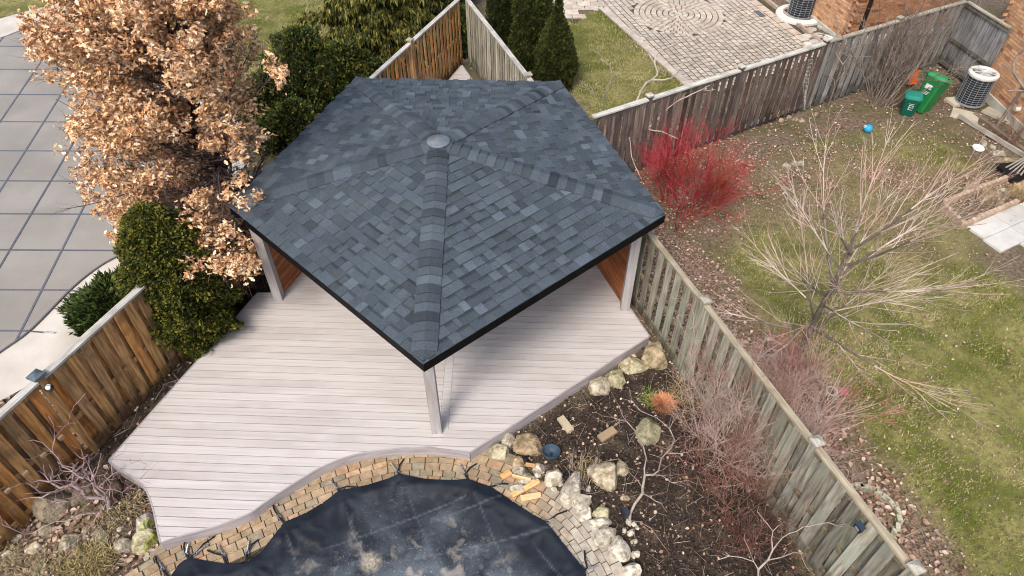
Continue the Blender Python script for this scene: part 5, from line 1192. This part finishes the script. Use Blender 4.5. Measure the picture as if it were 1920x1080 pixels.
# --- oak that keeps its dead leaves
def oak():
    bx0, by0 = -5.08, 10.05
    t_ = thing('oak_tree', 'tall upright oak still holding its tan dead leaves', 'tree', (bx0, by0, 0))
    cen = np.array([-5.5, 9.85, 4.6]); rad = np.array([2.3, 2.35, 4.1])
    def ok(q): return q[2] > .9 and np.sum(((q-cen)/rad)**2) < 1.12 and q[0] < -3.75+max(0, q[2]-1.6)*.22
    tr = Tree(); prm = [dict(step=.3, wob=.015, up=.03, taper=.85), dict(step=.2, wob=.05, up=.035, kids=9, ang=.62, ratio=.42, start=.12, r=.03, taper=.85), dict(step=.12, wob=.07, up=.03, kids=6, ang=.7, ratio=.42, start=.15, r=.011, taper=.7), dict(step=.09, wob=.10, up=.03, r=.006, taper=.4)]
    tr.shoot(np.array([bx0, by0, -.05]), np.array([-.035, 0, 1.]), 8.6, .135, 0, prm)
    for k in range(62):
        z = .75+7.0*(k/62)**1.15; az = k*2.399+rng.normal(0, .25); f = (z-.75)/7
        el = math.radians(rng.uniform(30, 48)+22*f); L = (2.35*(1-.55*f))*rng.uniform(.85, 1.15)*(1.12 if math.cos(az) < -.2 else 1.0)
        if math.cos(az) > .3 and z < 2.6: L *= .62
        d = np.array([math.cos(az)*math.cos(el), math.sin(az)*math.cos(el), math.sin(el)]); tr.shoot(np.array([bx0-.035*z, by0, z]), d, L, .034*(1-.4*f)*rng.uniform(.7, 1.2), 1, prm, ok)
    for k in range(30):      # low skirt hanging over the cedar
        az = math.radians(rng.uniform(228, 292)); d = np.array([math.cos(az), math.sin(az), rng.uniform(-.12, .40)]); tr.shoot(np.array([bx0, by0, rng.uniform(1.0, 2.4)]), d, rng.uniform(1.5, 2.75), .024, 1, [prm[0], dict(prm[1], up=.0), prm[2], prm[3]])
    SIL = [(42,-40),(75,150),(130,290),(185,390),(238,455),(262,510),(300,470),(345,510),(400,478),(445,525),(470,500),(452,400),(482,330),(455,290),(505,230),(522,130),(475,90),(458,-40)]
    for k in range(170):
        while True:
            X_, Y_ = rng.uniform(40, 525), (rng.uniform(-30, 520) if k < 90 else rng.uniform(390, 515) if k < 135 else rng.uniform(-30, 260))
            if inside(np.array([X_]), np.array([Y_]), SIL)[0]: break
        depth_ = rng.uniform(.05, 1.0); zt = None
        for zz in np.arange(.8, 5.6, .05):      # walk the sight line until it is the wanted distance in front of the trunk
            q = at(X_, Y_, zz)
            if q[1] < by0+.6-depth_*(2.3 if Y_ < 380 else 3.0): zt = zz; break
        if zt is None: continue
        Tt = np.array([*at(X_, Y_, zt), zt]); hd = math.hypot(Tt[0]-bx0, Tt[1]-by0)
        if hd > 3.4: continue
        z0 = min(7, max(.9, zt-.75*hd)); o_ = np.array([bx0-.035*z0, by0, z0]); dv_ = Tt-o_; L_ = np.linalg.norm(dv_)
        tr.shoot(o_, dv_, L_*1.02, .022*rng.uniform(.7, 1.1), 1, [prm[0], dict(prm[1], up=.0, wob=.03, kids=8, start=.35), prm[2], prm[3]])
    tr.out(t_, .03, [(.9, .85, .8), (1.1, 1, .95)], [(.11, .08, .07), (.08, .06, .052), (.15, .105, .09)], M['bark_dark'], 7)
    a, b, lv = np.array(tr.a), np.array(tr.b), np.array(tr.lv)
    m = (lv == 3) | ((lv == 2) & (rng.random(len(lv)) < .5)); pts = (a[m]+b[m])/2
    dd_ = pts-np.array([0, 0, CAM_H]); f_ = dd_@_fw; PX, PY = 960+FPX*dd_[:, 0]/f_, 540-FPX*(dd_@_up)/f_; pts = pts[(PY < 0) | (sdist(PX, PY, SIL) > -14)]
    keep = fbm(pts[:, 0]*1.4+pts[:, 2]*.3, pts[:, 1]*1.4+pts[:, 2]*1.5, 88, 2) > .395; pts = pts[keep]
    per = max(2, int(84000/max(1, len(pts)))); c = np.repeat(pts, per, 0); n2 = len(c); c = c+rng.normal(0, .042, (n2, 3)); s = rng.uniform(.050, .098, n2)
    a_ = rng.uniform(0, 2*np.pi, n2); el = rng.uniform(-1.1, .6, n2); u = np.stack([np.cos(a_)*np.cos(el), np.sin(a_)*np.cos(el), np.sin(el)], -1)
    rv = rng.normal(0, 1, (n2, 3)); v = np.cross(u, rv); v /= np.linalg.norm(v, axis=1)[:, None]; w = np.cross(u, v); fo = rng.uniform(.1, .8, n2)[:, None]; s = s[:, None]; quads = []
    curl = rng.uniform(-.35, .35, (n2, 1))
    for sg in (-1, 1):
        sd_ = (sg*v*np.cos(fo)+w*np.sin(fo)); tip = c+u*s*.62+w*curl*s
        quads.append(np.stack([c-u*s*.4, c-u*s*.22+sd_*s*.22, c-u*s*.02+sd_*s*.14, c+u*s*.0], 1))
        quads.append(np.stack([c-u*s*.02, c+u*s*.05+sd_*s*.38, c+u*s*.26+sd_*s*.2, c+u*s*.25], 1))
        quads.append(np.stack([c+u*s*.23, c+u*s*.36+sd_*s*.27, tip, c+u*s*.4], 1))
    tn = lut([(.68, .41, .215), (.78, .535, .33), (.55, .29, .135), (.87, .665, .46), (.45, .22, .10), (.73, .475, .28)], n2)
    tag(link('leaves', polymesh('leaves', np.concatenate(quads), np.concatenate([tn]*6), M['leaf']), t_), kind='stuff')
oak()

# --- conifers and evergreen shrubs
def conifer(name, label, x, y, h, prof, n, cols, size=.12, droop=0.0, lump=.2, group=None, z0=0.05, up=.8, squash=(1, 1), trunk=True, sprig=3, depth=.72, lumpf=1.0, wratio=(.16, .3), rimlight=None):
    t_ = thing(name, label, 'conifer' if 'conifer' in name or 'cedar' in name else 'shrub', (x, y, 0), group)
    k = rng.random(n*2); ph = rng.uniform(0, 2*np.pi, n*2); hz = z0+(h-z0)*k
    R0 = np.interp(k, [p[0] for p in prof], [p[1] for p in prof]); keep = rng.random(n*2)*max(p[1] for p in prof) < R0+.06; k, ph, hz, R0 = k[keep], ph[keep], hz[keep], R0[keep]
    lum = 1+lump*2*(fbm(np.cos(ph)*1.6*lumpf+k*2+x, hz*1.9*lumpf+y+np.sin(ph)*1.6*lumpf, 12, 3)-.5)+lump*1.6*(fbm(np.cos(ph)*4*lumpf+x*7, hz*5*lumpf+np.sin(ph)*4*lumpf, 14, 2)-.5); rad = R0*lum*rng.uniform(depth, 1.03, len(k))
    c = np.stack([x+rad*np.cos(ph)*squash[0], y+rad*np.sin(ph)*squash[1], hz], -1); m = len(c)
    out = np.stack([np.cos(ph), np.sin(ph), np.zeros(m)], -1); quads = []; tns = []
    tn = lut(cols, m); tone_n = .6+.85*fbm(c[:, 0]*3.5+c[:, 2]*2, c[:, 1]*3.5-c[:, 2]*2, 19, 3)[:, None]; tn = tn*tone_n
    for q in range(sprig):
        d = out*rng.uniform(.3, 1.1, (m, 1))+rng.normal(0, .45, (m, 3)); d[:, 2] += up-droop*1.6; d /= np.linalg.norm(d, axis=1)[:, None]
        sv_ = np.cross(d, rng.normal(0, 1, (m, 3))); sv_ /= np.linalg.norm(sv_, axis=1)[:, None]; L_ = size*rng.uniform(.6, 1.3, (m, 1)); W_ = L_*rng.uniform(*wratio, (m, 1))
        cc_ = c+rng.normal(0, size*.25, (m, 3)); e_ = cc_+d*L_; e_[:, 2] -= (droop*L_[:, 0]*.8)
        quads.append(np.stack([cc_-sv_*W_*.4, cc_+d*L_*.5-sv_*W_, e_, cc_+d*L_*.55+sv_*W_], 1)); tns.append(tn*rng.uniform(.75, 1.25, (m, 1)))
    tag(link('foliage', polymesh('foliage', np.concatenate(quads), np.concatenate(tns), M['conifer']), t_), kind='stuff')
    if trunk:
        A = Acc(); A.tube([(x, y, 0), (x, y, h*.55), (x, y, h*.92)], [.06+.02*h, .05, .012], 8); link('trunk', A.mesh('trunk', M['bark_dark']), t_)
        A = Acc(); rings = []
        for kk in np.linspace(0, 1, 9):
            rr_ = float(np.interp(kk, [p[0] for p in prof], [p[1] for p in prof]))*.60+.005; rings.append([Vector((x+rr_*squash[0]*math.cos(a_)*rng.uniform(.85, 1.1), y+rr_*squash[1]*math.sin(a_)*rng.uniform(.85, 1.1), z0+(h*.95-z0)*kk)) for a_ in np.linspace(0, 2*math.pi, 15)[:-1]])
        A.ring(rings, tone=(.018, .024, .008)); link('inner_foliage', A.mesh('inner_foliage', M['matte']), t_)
OL = [(.078, .086, .010), (.046, .058, .008), (.115, .112, .012), (.026, .036, .006), (.16, .145, .018)]
DK = [(.022, .042, .010), (.032, .055, .012), (.055, .075, .014), (.016, .030, .008), (.085, .09, .016)]
conifer('cedar_hedge', 'broad olive green cedar at the end of the golden fence', -5.40, 7.93, 2.85, [(0, .50), (.2, .72), (.45, .70), (.75, .52), (.93, .26), (1, .05)], 38000, OL, .055, .1, .30, up=.4, depth=.5, lumpf=2.0, wratio=(.2, .4))
gx, gy = at(214, 590); conifer('juniper_shrub', 'low bright green juniper between the pool concrete and the fence', gx+.1, gy, .62, [(0, .5), (.4, .62), (.8, .35), (1, .1)], 3600, [(.045, .075, .014), (.07, .10, .022), (.03, .05, .010)], .12, 0, .5, trunk=False, lumpf=1.6, wratio=(.1, .18))
for px_, py_, h_, r_, lb_ in ((530, 232, 1.35, .78, 'low dark yew bush closest to the oak leaves'), (585, 190, 1.9, .85, 'tallest dark yew bush of the clump behind the gazebo'), (560, 262, .95, .7, 'lowest yew bush tucked against the gazebo roof edge')):
    gx, gy = at(px_, py_); conifer('yew_shrub', lb_, gx, gy, h_, [(0, r_*.85), (.35, r_), (.65, r_*.82), (.88, r_*.45), (1, .06)], 9500, DK+[(.15, .135, .022)], .085, 0, .9, up=.9, depth=.45, lumpf=1.8)
conifer('yew_shrub', 'smaller yew bush to the right of the wide one', at(655,190)[0], at(655,190)[1], 1.5, [(0, .8), (.5, .85), (1, .2)], 11000, DK+[(.17, .15, .025), (.13, .12, .02)], .085, 0, .7, up=.8, depth=.5, lumpf=1.8)
conifer('cypress_shrub', 'golden green drooping cypress behind the back left fence', at(735,105)[0]-.1, at(735,105)[1]+.2, 3.2, [(0, 1.2), (.3, 1.35), (.7, 1.05), (1, .25)], 24000, [(.13, .125, .02), (.19, .17, .03), (.055, .062, .012), (.028, .036, .008), (.07, .072, .014)], .11, .7, .9, up=.3, depth=.45, lumpf=1.8)
conifer('cypress_shrub', 'darker drooping cypress at the top centre of the garden', at(810,30)[0]-.15, at(810,30)[1]+.9, 3.0, [(0, 1.0), (.3, 1.1), (.7, .8), (1, .2)], 14000, [(.055, .06, .012), (.10, .10, .02), (.028, .036, .008)], .11, .7, .8, up=.3, depth=.45, lumpf=1.8)
DG = [(.055, .065, .011), (.033, .044, .009), (.08, .088, .015), (.022, .031, .008)]
gx, gy = at(1040, 163); conifer('conifer', 'small pointed conifer with a thin spire beside the gazebo roof', gx, gy, 2.35, [(0, .42), (.25, .50), (.5, .40), (.72, .2), (.82, .08), (1, .02)], 14000, DG, .06, 0, .28, group='cone shaped conifers on the far lawn', up=1.1, lumpf=1.6)
gx, gy = at(995, 135); conifer('conifer', 'broad dense conifer between its two narrower neighbours', gx, gy, 2.7, [(0, .42), (.3, .52), (.7, .45), (.9, .28), (1, .1)], 14000, DG, .06, 0, .28, group='cone shaped conifers on the far lawn', up=1.1, lumpf=1.6)
gx, gy = at(948, 100); conifer('conifer', 'darkest conifer, leftmost of the three by the back corner', gx, gy, 2.6, [(0, .42), (.3, .48), (.7, .42), (1, .15)], 11000, [(.035, .045, .01), (.024, .034, .009), (.05, .06, .012)], .06, 0, .3, group='cone shaped conifers on the far lawn', up=1.1, lumpf=1.6)
gx, gy = at(872, 120); conifer('corner_shrub', 'thin dark evergreen seedling growing inside the fence corner', gx-.15, gy+.45, 1.6, [(0, .08), (.3, .22), (.6, .28), (.85, .2), (1, .06)], 700, DK, .12, .5, .5, trunk=True)

# --- bare trees and shrubs
def bare(name, label, cat, root, trunk, targets, rt, cols_big, cols_small, thr=.02, step=.15, ang_w=1.2, jit=.012, tw=(2, .2, .6, .2), rtw=.0028, straight=.5, pw_=.45, sag=0, rmax=.2, matbig=None, twc=None, group=None):
    t_ = thing(name, label, cat, (root[0], root[1], 0), group)
    A, pr, tips, Dd = grow(root, trunk, targets, step=step, ang_w=ang_w, jit=jit, straight=straight, sag=sag); r = radii(A, pr, tips, rt, pw_, rmax)
    split_mesh(A, pr, r, thr, cols_big, cols_small, matbig or M['bark_pale'], M['bark_pale'], t_)
    idx = [i for i in range(3, len(A)) if r[i] < thr and rng.random() < tw[0]/3.0]
    if idx:
        p0, p1 = twigs_from(A, Dd, idx, 1, tw[1], tw[2], tw[3])
        V, F, tn = seg_arrays(p0, p1, np.full(len(p0), rtw*1.3), np.full(len(p0), rtw), lut(twc or cols_small, len(p0)), 3); tag(link('twigs', facemesh('twigs', V, F, tn, M['bark_pale']), t_), kind='stuff')
    return t_
# large bare maple: long straight shoots fan out of a short trunk
def maple():
    mb = np.array([*at(1478, 698), 0.]); t_ = thing('bare_maple', 'wide leafless tree with pale radiating branches on the right lawn', 'tree', tuple(mb))
    tr = Tree(); prm = [dict(step=.18, wob=.03, up=.06, taper=.93), dict(step=.14, wob=.03, up=.014, kids=13, ang=.46, ratio=.54, start=.15, r=.03, taper=.86), dict(step=.12, wob=.028, up=.028, kids=3, ang=.5, ratio=.42, start=.2, r=.0058, taper=.5), dict(step=.12, wob=.04, up=.02, r=.0036, taper=.3)]
    tr.shoot(mb-np.array([0, 0, .05]), np.array([.06, .02, 1.]), 3.4, .066, 0, prm)
    for k in range(19):
        z = .95+2.1*(k/21)**1.1; az = k*2.399+.6; el = math.radians(6+54*(k/21)+rng.uniform(-5, 5)); L = (2.5-.45*(k/21))*rng.uniform(.88, 1.1)
        if math.cos(az) < -.3: L *= .80
        d = np.array([math.cos(az)*math.cos(el), math.sin(az)*math.cos(el), math.sin(el)]); tr.shoot(mb+np.array([.06*z, .02*z, z]), d, L, .021*rng.uniform(.7, 1.15), 1, prm)
    tr.out(t_, .014, [(.15, .12, .10), (.11, .088, .075), (.20, .165, .14)], [(.50, .40, .34), (.56, .46, .40), (.42, .32, .265), (.50, .33, .27)], M['bark_pale'], 7)
maple()
def stems(name, label, cat, root, n, rbase, L, lean, cols, r=.005, kids=5, ang=.5, ratio=.45, wob=.04, up=.03, cb=None, group=None, dirv=(0, 0), sub=3, step=.12, ell_=(1, 1), rsub=.0035):
    """many stems out of one crown at ground level"""
    t_ = thing(name, label, cat, (root[0], root[1], 0), group); tr = Tree()
    prm = [dict(step=step, wob=wob, up=up, kids=kids, ang=ang, ratio=ratio, start=.25, taper=.6), dict(step=.1, wob=wob*1.3, up=up, kids=sub, ang=ang*1.1, ratio=.45, start=.2, r=rsub, taper=.35), dict(step=.09, wob=wob*1.5, up=up, r=rsub*.8, taper=.3)]
    for k in range(n):
        az = rng.uniform(0, 6.283); rr = rbase*math.sqrt(rng.random()); le = abs(rng.normal(0, lean)); p = np.array([root[0]+rr*math.cos(az)*ell_[0], root[1]+rr*math.sin(az)*ell_[1], .0])
        az2 = az+rng.normal(0, .7); d = np.array([math.sin(le)*math.cos(az2)+dirv[0], math.sin(le)*math.sin(az2)+dirv[1], math.cos(le)]); tr.shoot(p, d, L*rng.uniform(.55, 1.1), r*rng.uniform(.7, 1.2), 0, prm)
    tr.out(t_, .03, cols, cols, M['bark_pale'], 5); return t_
RD = [(.46, .040, .050), (.34, .028, .035), (.54, .07, .09), (.26, .025, .025), (.38, .08, .04)]
stems('red_dogwood', 'leafless shrub of bright crimson stems in front of the slat fence', 'shrub', at(1288, 378), 110, .58, 1.7, .58, RD, r=.0068, kids=8, sub=3, ang=.6, rsub=.0038, wob=.09)
stems('red_dogwood', 'low darker red shoots at the right corner of the gazebo roof', 'shrub', at(1262, 425), 40, .35, .6, .6, [(.24, .02, .03), (.18, .02, .022), (.30, .035, .03)], r=.005, kids=4, sub=2)
stems('orange_shoots', 'orange red shoots mixed into the right side of the crimson shrub', 'shrub', at(1338, 372), 26, .25, .85, .5, [(.42, .12, .03), (.36, .07, .03), (.34, .03, .03)], r=.0055, kids=5, sub=2)
# pale saplings behind the roof
sb = at(1163, 300); tg = [np.array(at(*p, z)).tolist()+[z] for p, z in [((1215,100),2.0),((1202,170),1.6),((1262,85),2.2),((1245,150),1.7),((1300,60),2.5),((1285,110),2.2),((1100,280),1.2),((1180,260),1.0),((1240,210),1.3),((1330,160),2.0),((1120,230),1.3),((1225,245),1.0),((1200,330),.6),((1270,260),.9)]]
bare('pale_sapling', 'slender pale sapling rising in front of the whitish fence rail', 'tree', (sb[0], sb[1], 0), [(sb[0]+.02*k, sb[1], .2*k) for k in range(1, 6)], tg, .0125, [(.36, .31, .26)], [(.44, .37, .31), (.40, .33, .28)], thr=.02, step=.15, ang_w=.8, jit=.015, tw=(.7, .25, .5, .2), rtw=.004)
sb = at(1122, 290); tg = [np.array(at(*p, z)).tolist()+[z] for p, z in [((1105,90),2.2),((1125,110),2.0),((1145,150),1.8),((1085,150),1.6),((1090,200),1.4),((1165,130),1.9),((1120,85),2.3)]]
bare('grey_sapling', 'thin twiggy grey sapling nearest the small pointed conifer', 'tree', (sb[0], sb[1], 0), [(sb[0], sb[1], .25*k) for k in range(1, 7)], tg, .006, [(.24, .2, .18)], [(.30, .25, .22)], thr=.012, step=.12, ang_w=.9, tw=(1.2, .16, .6, .1), rtw=.0035)
# lilac by the bins
LC = [(.20, .165, .14), (.26, .215, .185), (.155, .125, .105), (.23, .18, .15)]
stems('bare_lilac', 'large tangled grey brown shrub behind the green bins', 'shrub', at(1648, 190), 26, .32, 2.7, .42, LC, r=.017, kids=9, ang=.65, ratio=.42, wob=.08, sub=5, rsub=.0065, step=.18)
lb_ = np.array(at(1550, 205)); tg = [(lb_[0]+rng.normal(0, .35), lb_[1]+rng.normal(.1, .2), rng.uniform(.8, 2.3)) for k in range(22)]
bare('thin_sapling', 'thin dark stem rising in front of the fence left of the lilac', 'tree', (lb_[0], lb_[1], 0), [(lb_[0], lb_[1], .3*k) for k in range(1, 5)], tg, .006, [(.16, .13, .11)], [(.24, .2, .17)], thr=.02, step=.18, ang_w=1.0, tw=(.8, .25, .7, .1), rtw=.0035)
lb_ = np.array(at(1868, 238)); tg = [np.array(at(*p, z)).tolist()+[z] for p, z in [((1900,120),1.6),((1925,90),2.0),((1910,150),1.4),((1890,170),1.1),((1930,60),2.5),((1880,120),1.7),((1925,170),1.2)]]
bare('wall_sapling', 'leaning grey sapling trunk against the right brick wall', 'tree', (lb_[0], lb_[1], 0), [(lb_[0]+.02*k, lb_[1]+.0*k, .2*k) for k in range(1, 6)], tg, .016, [(.24, .2, .17)], [(.28, .23, .2)], thr=.012, step=.2, ang_w=.8, tw=(.5, .2, .6, .1), rtw=.004)
stems('wall_shrub', 'reddish brown twiggy shrub at the foot of the right brick wall', 'shrub', at(1900, 262), 34, .3, .8, .6, [(.22, .13, .10), (.28, .18, .13), (.17, .09, .07)], r=.006, kids=5, sub=3)
stems('corner_bramble', 'bare branches reaching over the far right fence corner', 'shrub', (12.3, 18.4), 16, .5, 3.0, .35, [(.25, .2, .17), (.32, .27, .24)], r=.012, kids=8, sub=4, wob=.07, rsub=.0065, dirv=(-.08, -.1), step=.18)
# twig masses over the mossy fence
PK = [(.40, .29, .25), (.46, .35, .30), (.33, .19, .155), (.38, .25, .21)]
DR = [(.135, .055, .045), (.18, .075, .06), (.23, .12, .09), (.10, .05, .04)]
stems('bare_shrub', 'pale pinkish grey twig mass hanging over the middle of the mossy fence', 'shrub', at(1352, 835), 62, .42, 1.9, .42, PK, r=.0075, kids=10, sub=5, ang=.65, wob=.09, rsub=.0036, dirv=(.10, .05))
stems('bare_shrub', 'pinkish twigs arching over the lower part of the mossy fence', 'shrub', at(1420, 900), 44, .34, 1.75, .45, PK+[(.34, .16, .13)], r=.007, kids=9, sub=4, ang=.65, wob=.09, rsub=.0036, dirv=(.16, .10))
stems('rose_bush', 'reddish canes leaning back over the mossy fence from the maple side', 'shrub', at(1500, 740), 40, .30, 1.5, .5, [(.40, .20, .16), (.46, .32, .27), (.36, .15, .12)], r=.0065, kids=7, sub=4, up=-.01, wob=.07, dirv=(-.35, -.15))
stems('bare_shrub', 'greyish arching twigs beside the hollow boulder and mossy fence', 'shrub', at(1330, 740), 18, .22, 1.2, .42, PK[:2]+[(.28, .21, .17)], r=.007, kids=7, sub=4, ang=.6, wob=.07, rsub=.004)
stems('bare_shrub', 'dense dark red brown thicket at the foot of the mossy fence', 'shrub', at(1390, 965), 90, .50, .95, .75, DR, r=.006, kids=6, sub=3, wob=.11, ang=.8, ell_=(.7, 1.2))
stems('bare_shrub', 'fine dull red twigs at the fence foot near the orange clump', 'shrub', at(1335, 860), 50, .42, .85, .8, [(.26, .12, .105), (.32, .18, .15), (.34, .25, .22)], r=.0055, kids=6, sub=3, wob=.12, ang=.8)
stems('rose_bush', 'arching reddish rose canes right of the mossy fence below the maple', 'shrub', at(1500, 800), 64, .46, 1.3, .75, [(.36, .14, .115), (.44, .24, .19), (.50, .38, .32), (.40, .17, .15)], r=.0065, kids=6, sub=3, up=-.015, wob=.05)
stems('rose_bush', 'sparse pink canes beside the small curved stone edging', 'shrub', at(1585, 930), 20, .22, .5, .7, [(.32, .15, .13), (.4, .28, .24)], r=.005, kids=4, sub=2)
stems('bare_shrub', 'sparse dry stems around the holed limestone', 'shrub', at(1085, 905), 26, .25, .45, .7, [(.40, .32, .28), (.30, .22, .18)], r=.0045, kids=5, sub=2, wob=.08)
stems('low_brush', 'low pinkish brush right of the fence near the cobble ring', 'shrub', at(1435, 745), 70, .5, .6, .8, [(.42, .31, .27), (.5, .40, .36), (.34, .23, .2)], r=.005, kids=5, sub=3, wob=.08)
stems('low_brush', 'thin brown brush between the gazebo corner and the mossy fence top', 'shrub', at(1330, 600), 34, .35, .45, .6, [(.36, .28, .23), (.44, .36, .31)], r=.0045, kids=4, sub=2, wob=.08)
# crooked sapling in the mulch bed
sb = at(1180, 985)
def tp(lst): return [np.array(at(*p, z)).tolist()+[z] for p, z in lst]
bare('crooked_sapling', 'crooked smooth grey sapling rising from the mulch bed', 'tree', (sb[0], sb[1], 0), tp([((1182,962),.10),((1190,945),.22),((1205,925),.40)]),
     tp([((1225,890),.7),((1240,860),.9),((1265,825),1.0),((1212,860),.8),((1195,820),1.0),((1175,790),1.1),((1160,760),1.2),((1180,730),1.2),((1250,800),1.1),((1230,940),.4),((1250,960),.3),((1260,905),.7),((1290,900),.8),((1235,1010),.2),((1220,990),.25),((1195,900),.6),((1275,850),1.0),((1150,800),1.0),((1130,780),1.0),((1200,770),1.1),((1240,790),1.1),((1270,780),1.2),((1300,840),1.0),((1215,930),.4),((1165,870),.7)]),
     .0042, [(.30, .26, .22)], [(.26, .20, .17), (.30, .24, .205)], thr=.014, step=.1, ang_w=.9, jit=.012, tw=(2.4, .22, .7, .1), rtw=.0028, straight=.35, pw_=.5, twc=[(.34, .22, .19), (.30, .24, .21)])
sb = at(1430, 1120)
bare('white_branch_sapling', 'whitish branching sapling at the bottom edge beside the thicket', 'tree', (sb[0], sb[1], 0), tp([((1428,1100),.15),((1422,1080),.3)]),
     tp([((1390,1045),.5),((1360,1035),.5),((1440,1050),.5),((1447,1010),.7),((1437,980),.9),((1420,960),1.0),((1465,1045),.6),((1490,1035),.6),((1345,1050),.4),((1395,1010),.7),((1480,1000),.8),((1460,985),.9),((1510,1060),.5),((1620,1010),1.4),((1600,990),1.4),((1635,985),1.5)]),
     .0040, [(.42, .39, .36)], [(.44, .39, .36), (.36, .30, .27)], thr=.02, step=.1, ang_w=.9, jit=.012, tw=(1.8, .16, .7, .1), rtw=.0028, pw_=.5)
# laceleaf at lower left
sb = at(205, 955)
bare('purple_shrub', 'low spreading purplish bare shrub beside the left boulders', 'shrub', (sb[0], sb[1], 0), tp([((203,938),.15),((198,925),.28)]),
     tp([((150,965),.5),((104,978),.6),((60,1000),.6),((20,990),.7),((0,965),.8),((140,925),.6),((90,905),.8),((50,905),.9),((10,920),1.0),((210,860),.6),((190,850),.7),((160,860),.8),((230,880),.5),((175,890),.6),((130,880),.7),((110,860),.9),((80,830),1.1),((240,915),.4),((120,940),.5),((160,1000),.3),((103,1030),.4),((200,900),.5),((60,860),1.1),((30,830),1.2),((120,800),1.2),((140,760),1.3),((90,780),1.3),((185,870),.6)])+[(sb[0]-.40+rng.normal(0, .4), sb[1]+.22+rng.normal(0, .2), rng.uniform(.3, .7)) for _ in range(170)],
     .0036, [(.28, .22, .215)], [(.34, .25, .25), (.40, .30, .29), (.27, .16, .17)], thr=.012, step=.1, ang_w=.8, jit=.016, tw=(2.4, .18, .8, .05), rtw=.0026, straight=.3, pw_=.42, rmax=.032)

# --- dry grass clumps
def clump(name, label, px_, py_, n_, h, sp, cols, rad, w=.005):
    c = np.array(at(px_, py_)); a_ = rng.uniform(0, 2*np.pi, n_); l = rng.uniform(.4, 1, n_)*h; s = rng.uniform(.2, 1, n_)*sp; x0 = c[0]+rng.normal(0, rad, n_); y0 = c[1]+rng.normal(0, rad, n_)
    u = np.stack([np.cos(a_), np.sin(a_)], -1); sd_ = np.stack([-u[:, 1], u[:, 0]], -1)*w; P = np.zeros((n_, 4, 3))
    b_ = np.stack([x0, y0], -1); mdd = b_+u*(s*l)[:, None]*.35; e_ = b_+u*(s*l)[:, None]
    P[:, 0, :2] = b_-sd_; P[:, 1, :2] = mdd-sd_; P[:, 2, :2] = e_; P[:, 3, :2] = mdd+sd_; P[:, 1, 2] = P[:, 3, 2] = l*.6; P[:, 2, 2] = l*(1-s*.55)
    return tag(link(name, polymesh(name, P, lut(cols, n_), M['grass'])), label, 'plant')
clump('ornamental_grass', 'round rust orange dry clump in the mulch bed', 1243, 764, 1800, .27, 1.0, [(.62, .27, .13), (.70, .36, .21), (.50, .19, .08)], .04)
clump('ornamental_grass', 'olive and straw dry grass clump at the bottom left', 175, 1066, 1800, .28, 1.1, [(.26, .20, .07), (.36, .27, .12), (.17, .15, .05), (.42, .32, .18)], .12)
clump('ornamental_grass', 'straw coloured grass clump at the right end of the scalloped edging', 1908, 368, 900, .30, 1.0, [(.5, .38, .22), (.42, .31, .18)], .08, .007)
clump('ornamental_grass', 'dried brown flower stems inside the scalloped bed', 1850, 370, 900, .22, 1.3, [(.4, .31, .22), (.3, .22, .14), (.5, .4, .28)], .22, .006)
clump('ornamental_grass', 'golden brown dry plant hanging at the slat fence foot', 1432, 215, 1200, .5, .8, [(.36, .24, .10), (.28, .18, .08), (.42, .30, .16)], .14, .006)
clump('ornamental_grass', 'green and yellow seedling leaves beside the orange clump', 1222, 752, 260, .16, 1.1, [(.10, .19, .03), (.16, .22, .05), (.4, .35, .12)], .08, .008)
for i, (x_, y_) in enumerate([(20,1050),(60,1075),(110,1060),(250,950),(210,985),(1100,880),(1290,720),(1270,745),(1310,760)]):
    c_ = clump('dry_grass_tuft', 'thin dry grass tuft '+['at the far left bottom edge', 'at the picture bottom near the left corner', 'left of the olive grass clump', 'between the bare purple shrub and the deck', 'above the brown and white stone', 'left of the large holed limestone', 'at the mossy fence foot by the hollow boulder', 'right of the orange clump, nearest to it', 'right of the orange clump, against the fence'][i], x_, y_, 260, .14, 1.2, [(.3, .24, .12), (.2, .17, .07), (.38, .3, .18)], .12)
for o in [o for o in bpy.data.objects if o.name.startswith('dry_grass_tuft')]: o['group'] = 'dry tufts among the stones'; o['kind'] = 'stuff'
# torn netting on the slat fence
nt_ = thing('garden_netting', 'torn white garden netting draped on the dark slat fence', 'netting', (*at(1508, 195), 0)); c0 = np.array(at(1512, 110, 1.5)); c1 = np.array(at(1507, 205, .1)); A = Acc()
for k in range(9):
    f_ = k/8-.5; pts = []
    for j in range(12):
        t__ = j/11; p = c0*(1-t__)+c1*t__; wd = .26*(1-t__)**1.6+.03; pts.append((p[0]+f_*wd+rng.normal(0, .008), p[1]+rng.normal(0, .01)-.04, 1.5*(1-t__)+.1*t__))
    A.tube(pts, .0022, 3, (.6, .6, .58))
for j in range(14):
    t__ = j/14; p = c0*(1-t__)+c1*t__; wd = .13*(1-t__)**1.6+.015; z = 1.5*(1-t__)+.1*t__; A.tube([(p[0]-wd, p[1]-.04, z), (p[0], p[1]-.045, z-.02+rng.normal(0, .01)), (p[0]+wd, p[1]-.04, z)], .002, 3, (.6, .6, .58))
link('net', A.mesh('net', M['matte']), nt_)

scatter_grass(); scatter_litter()
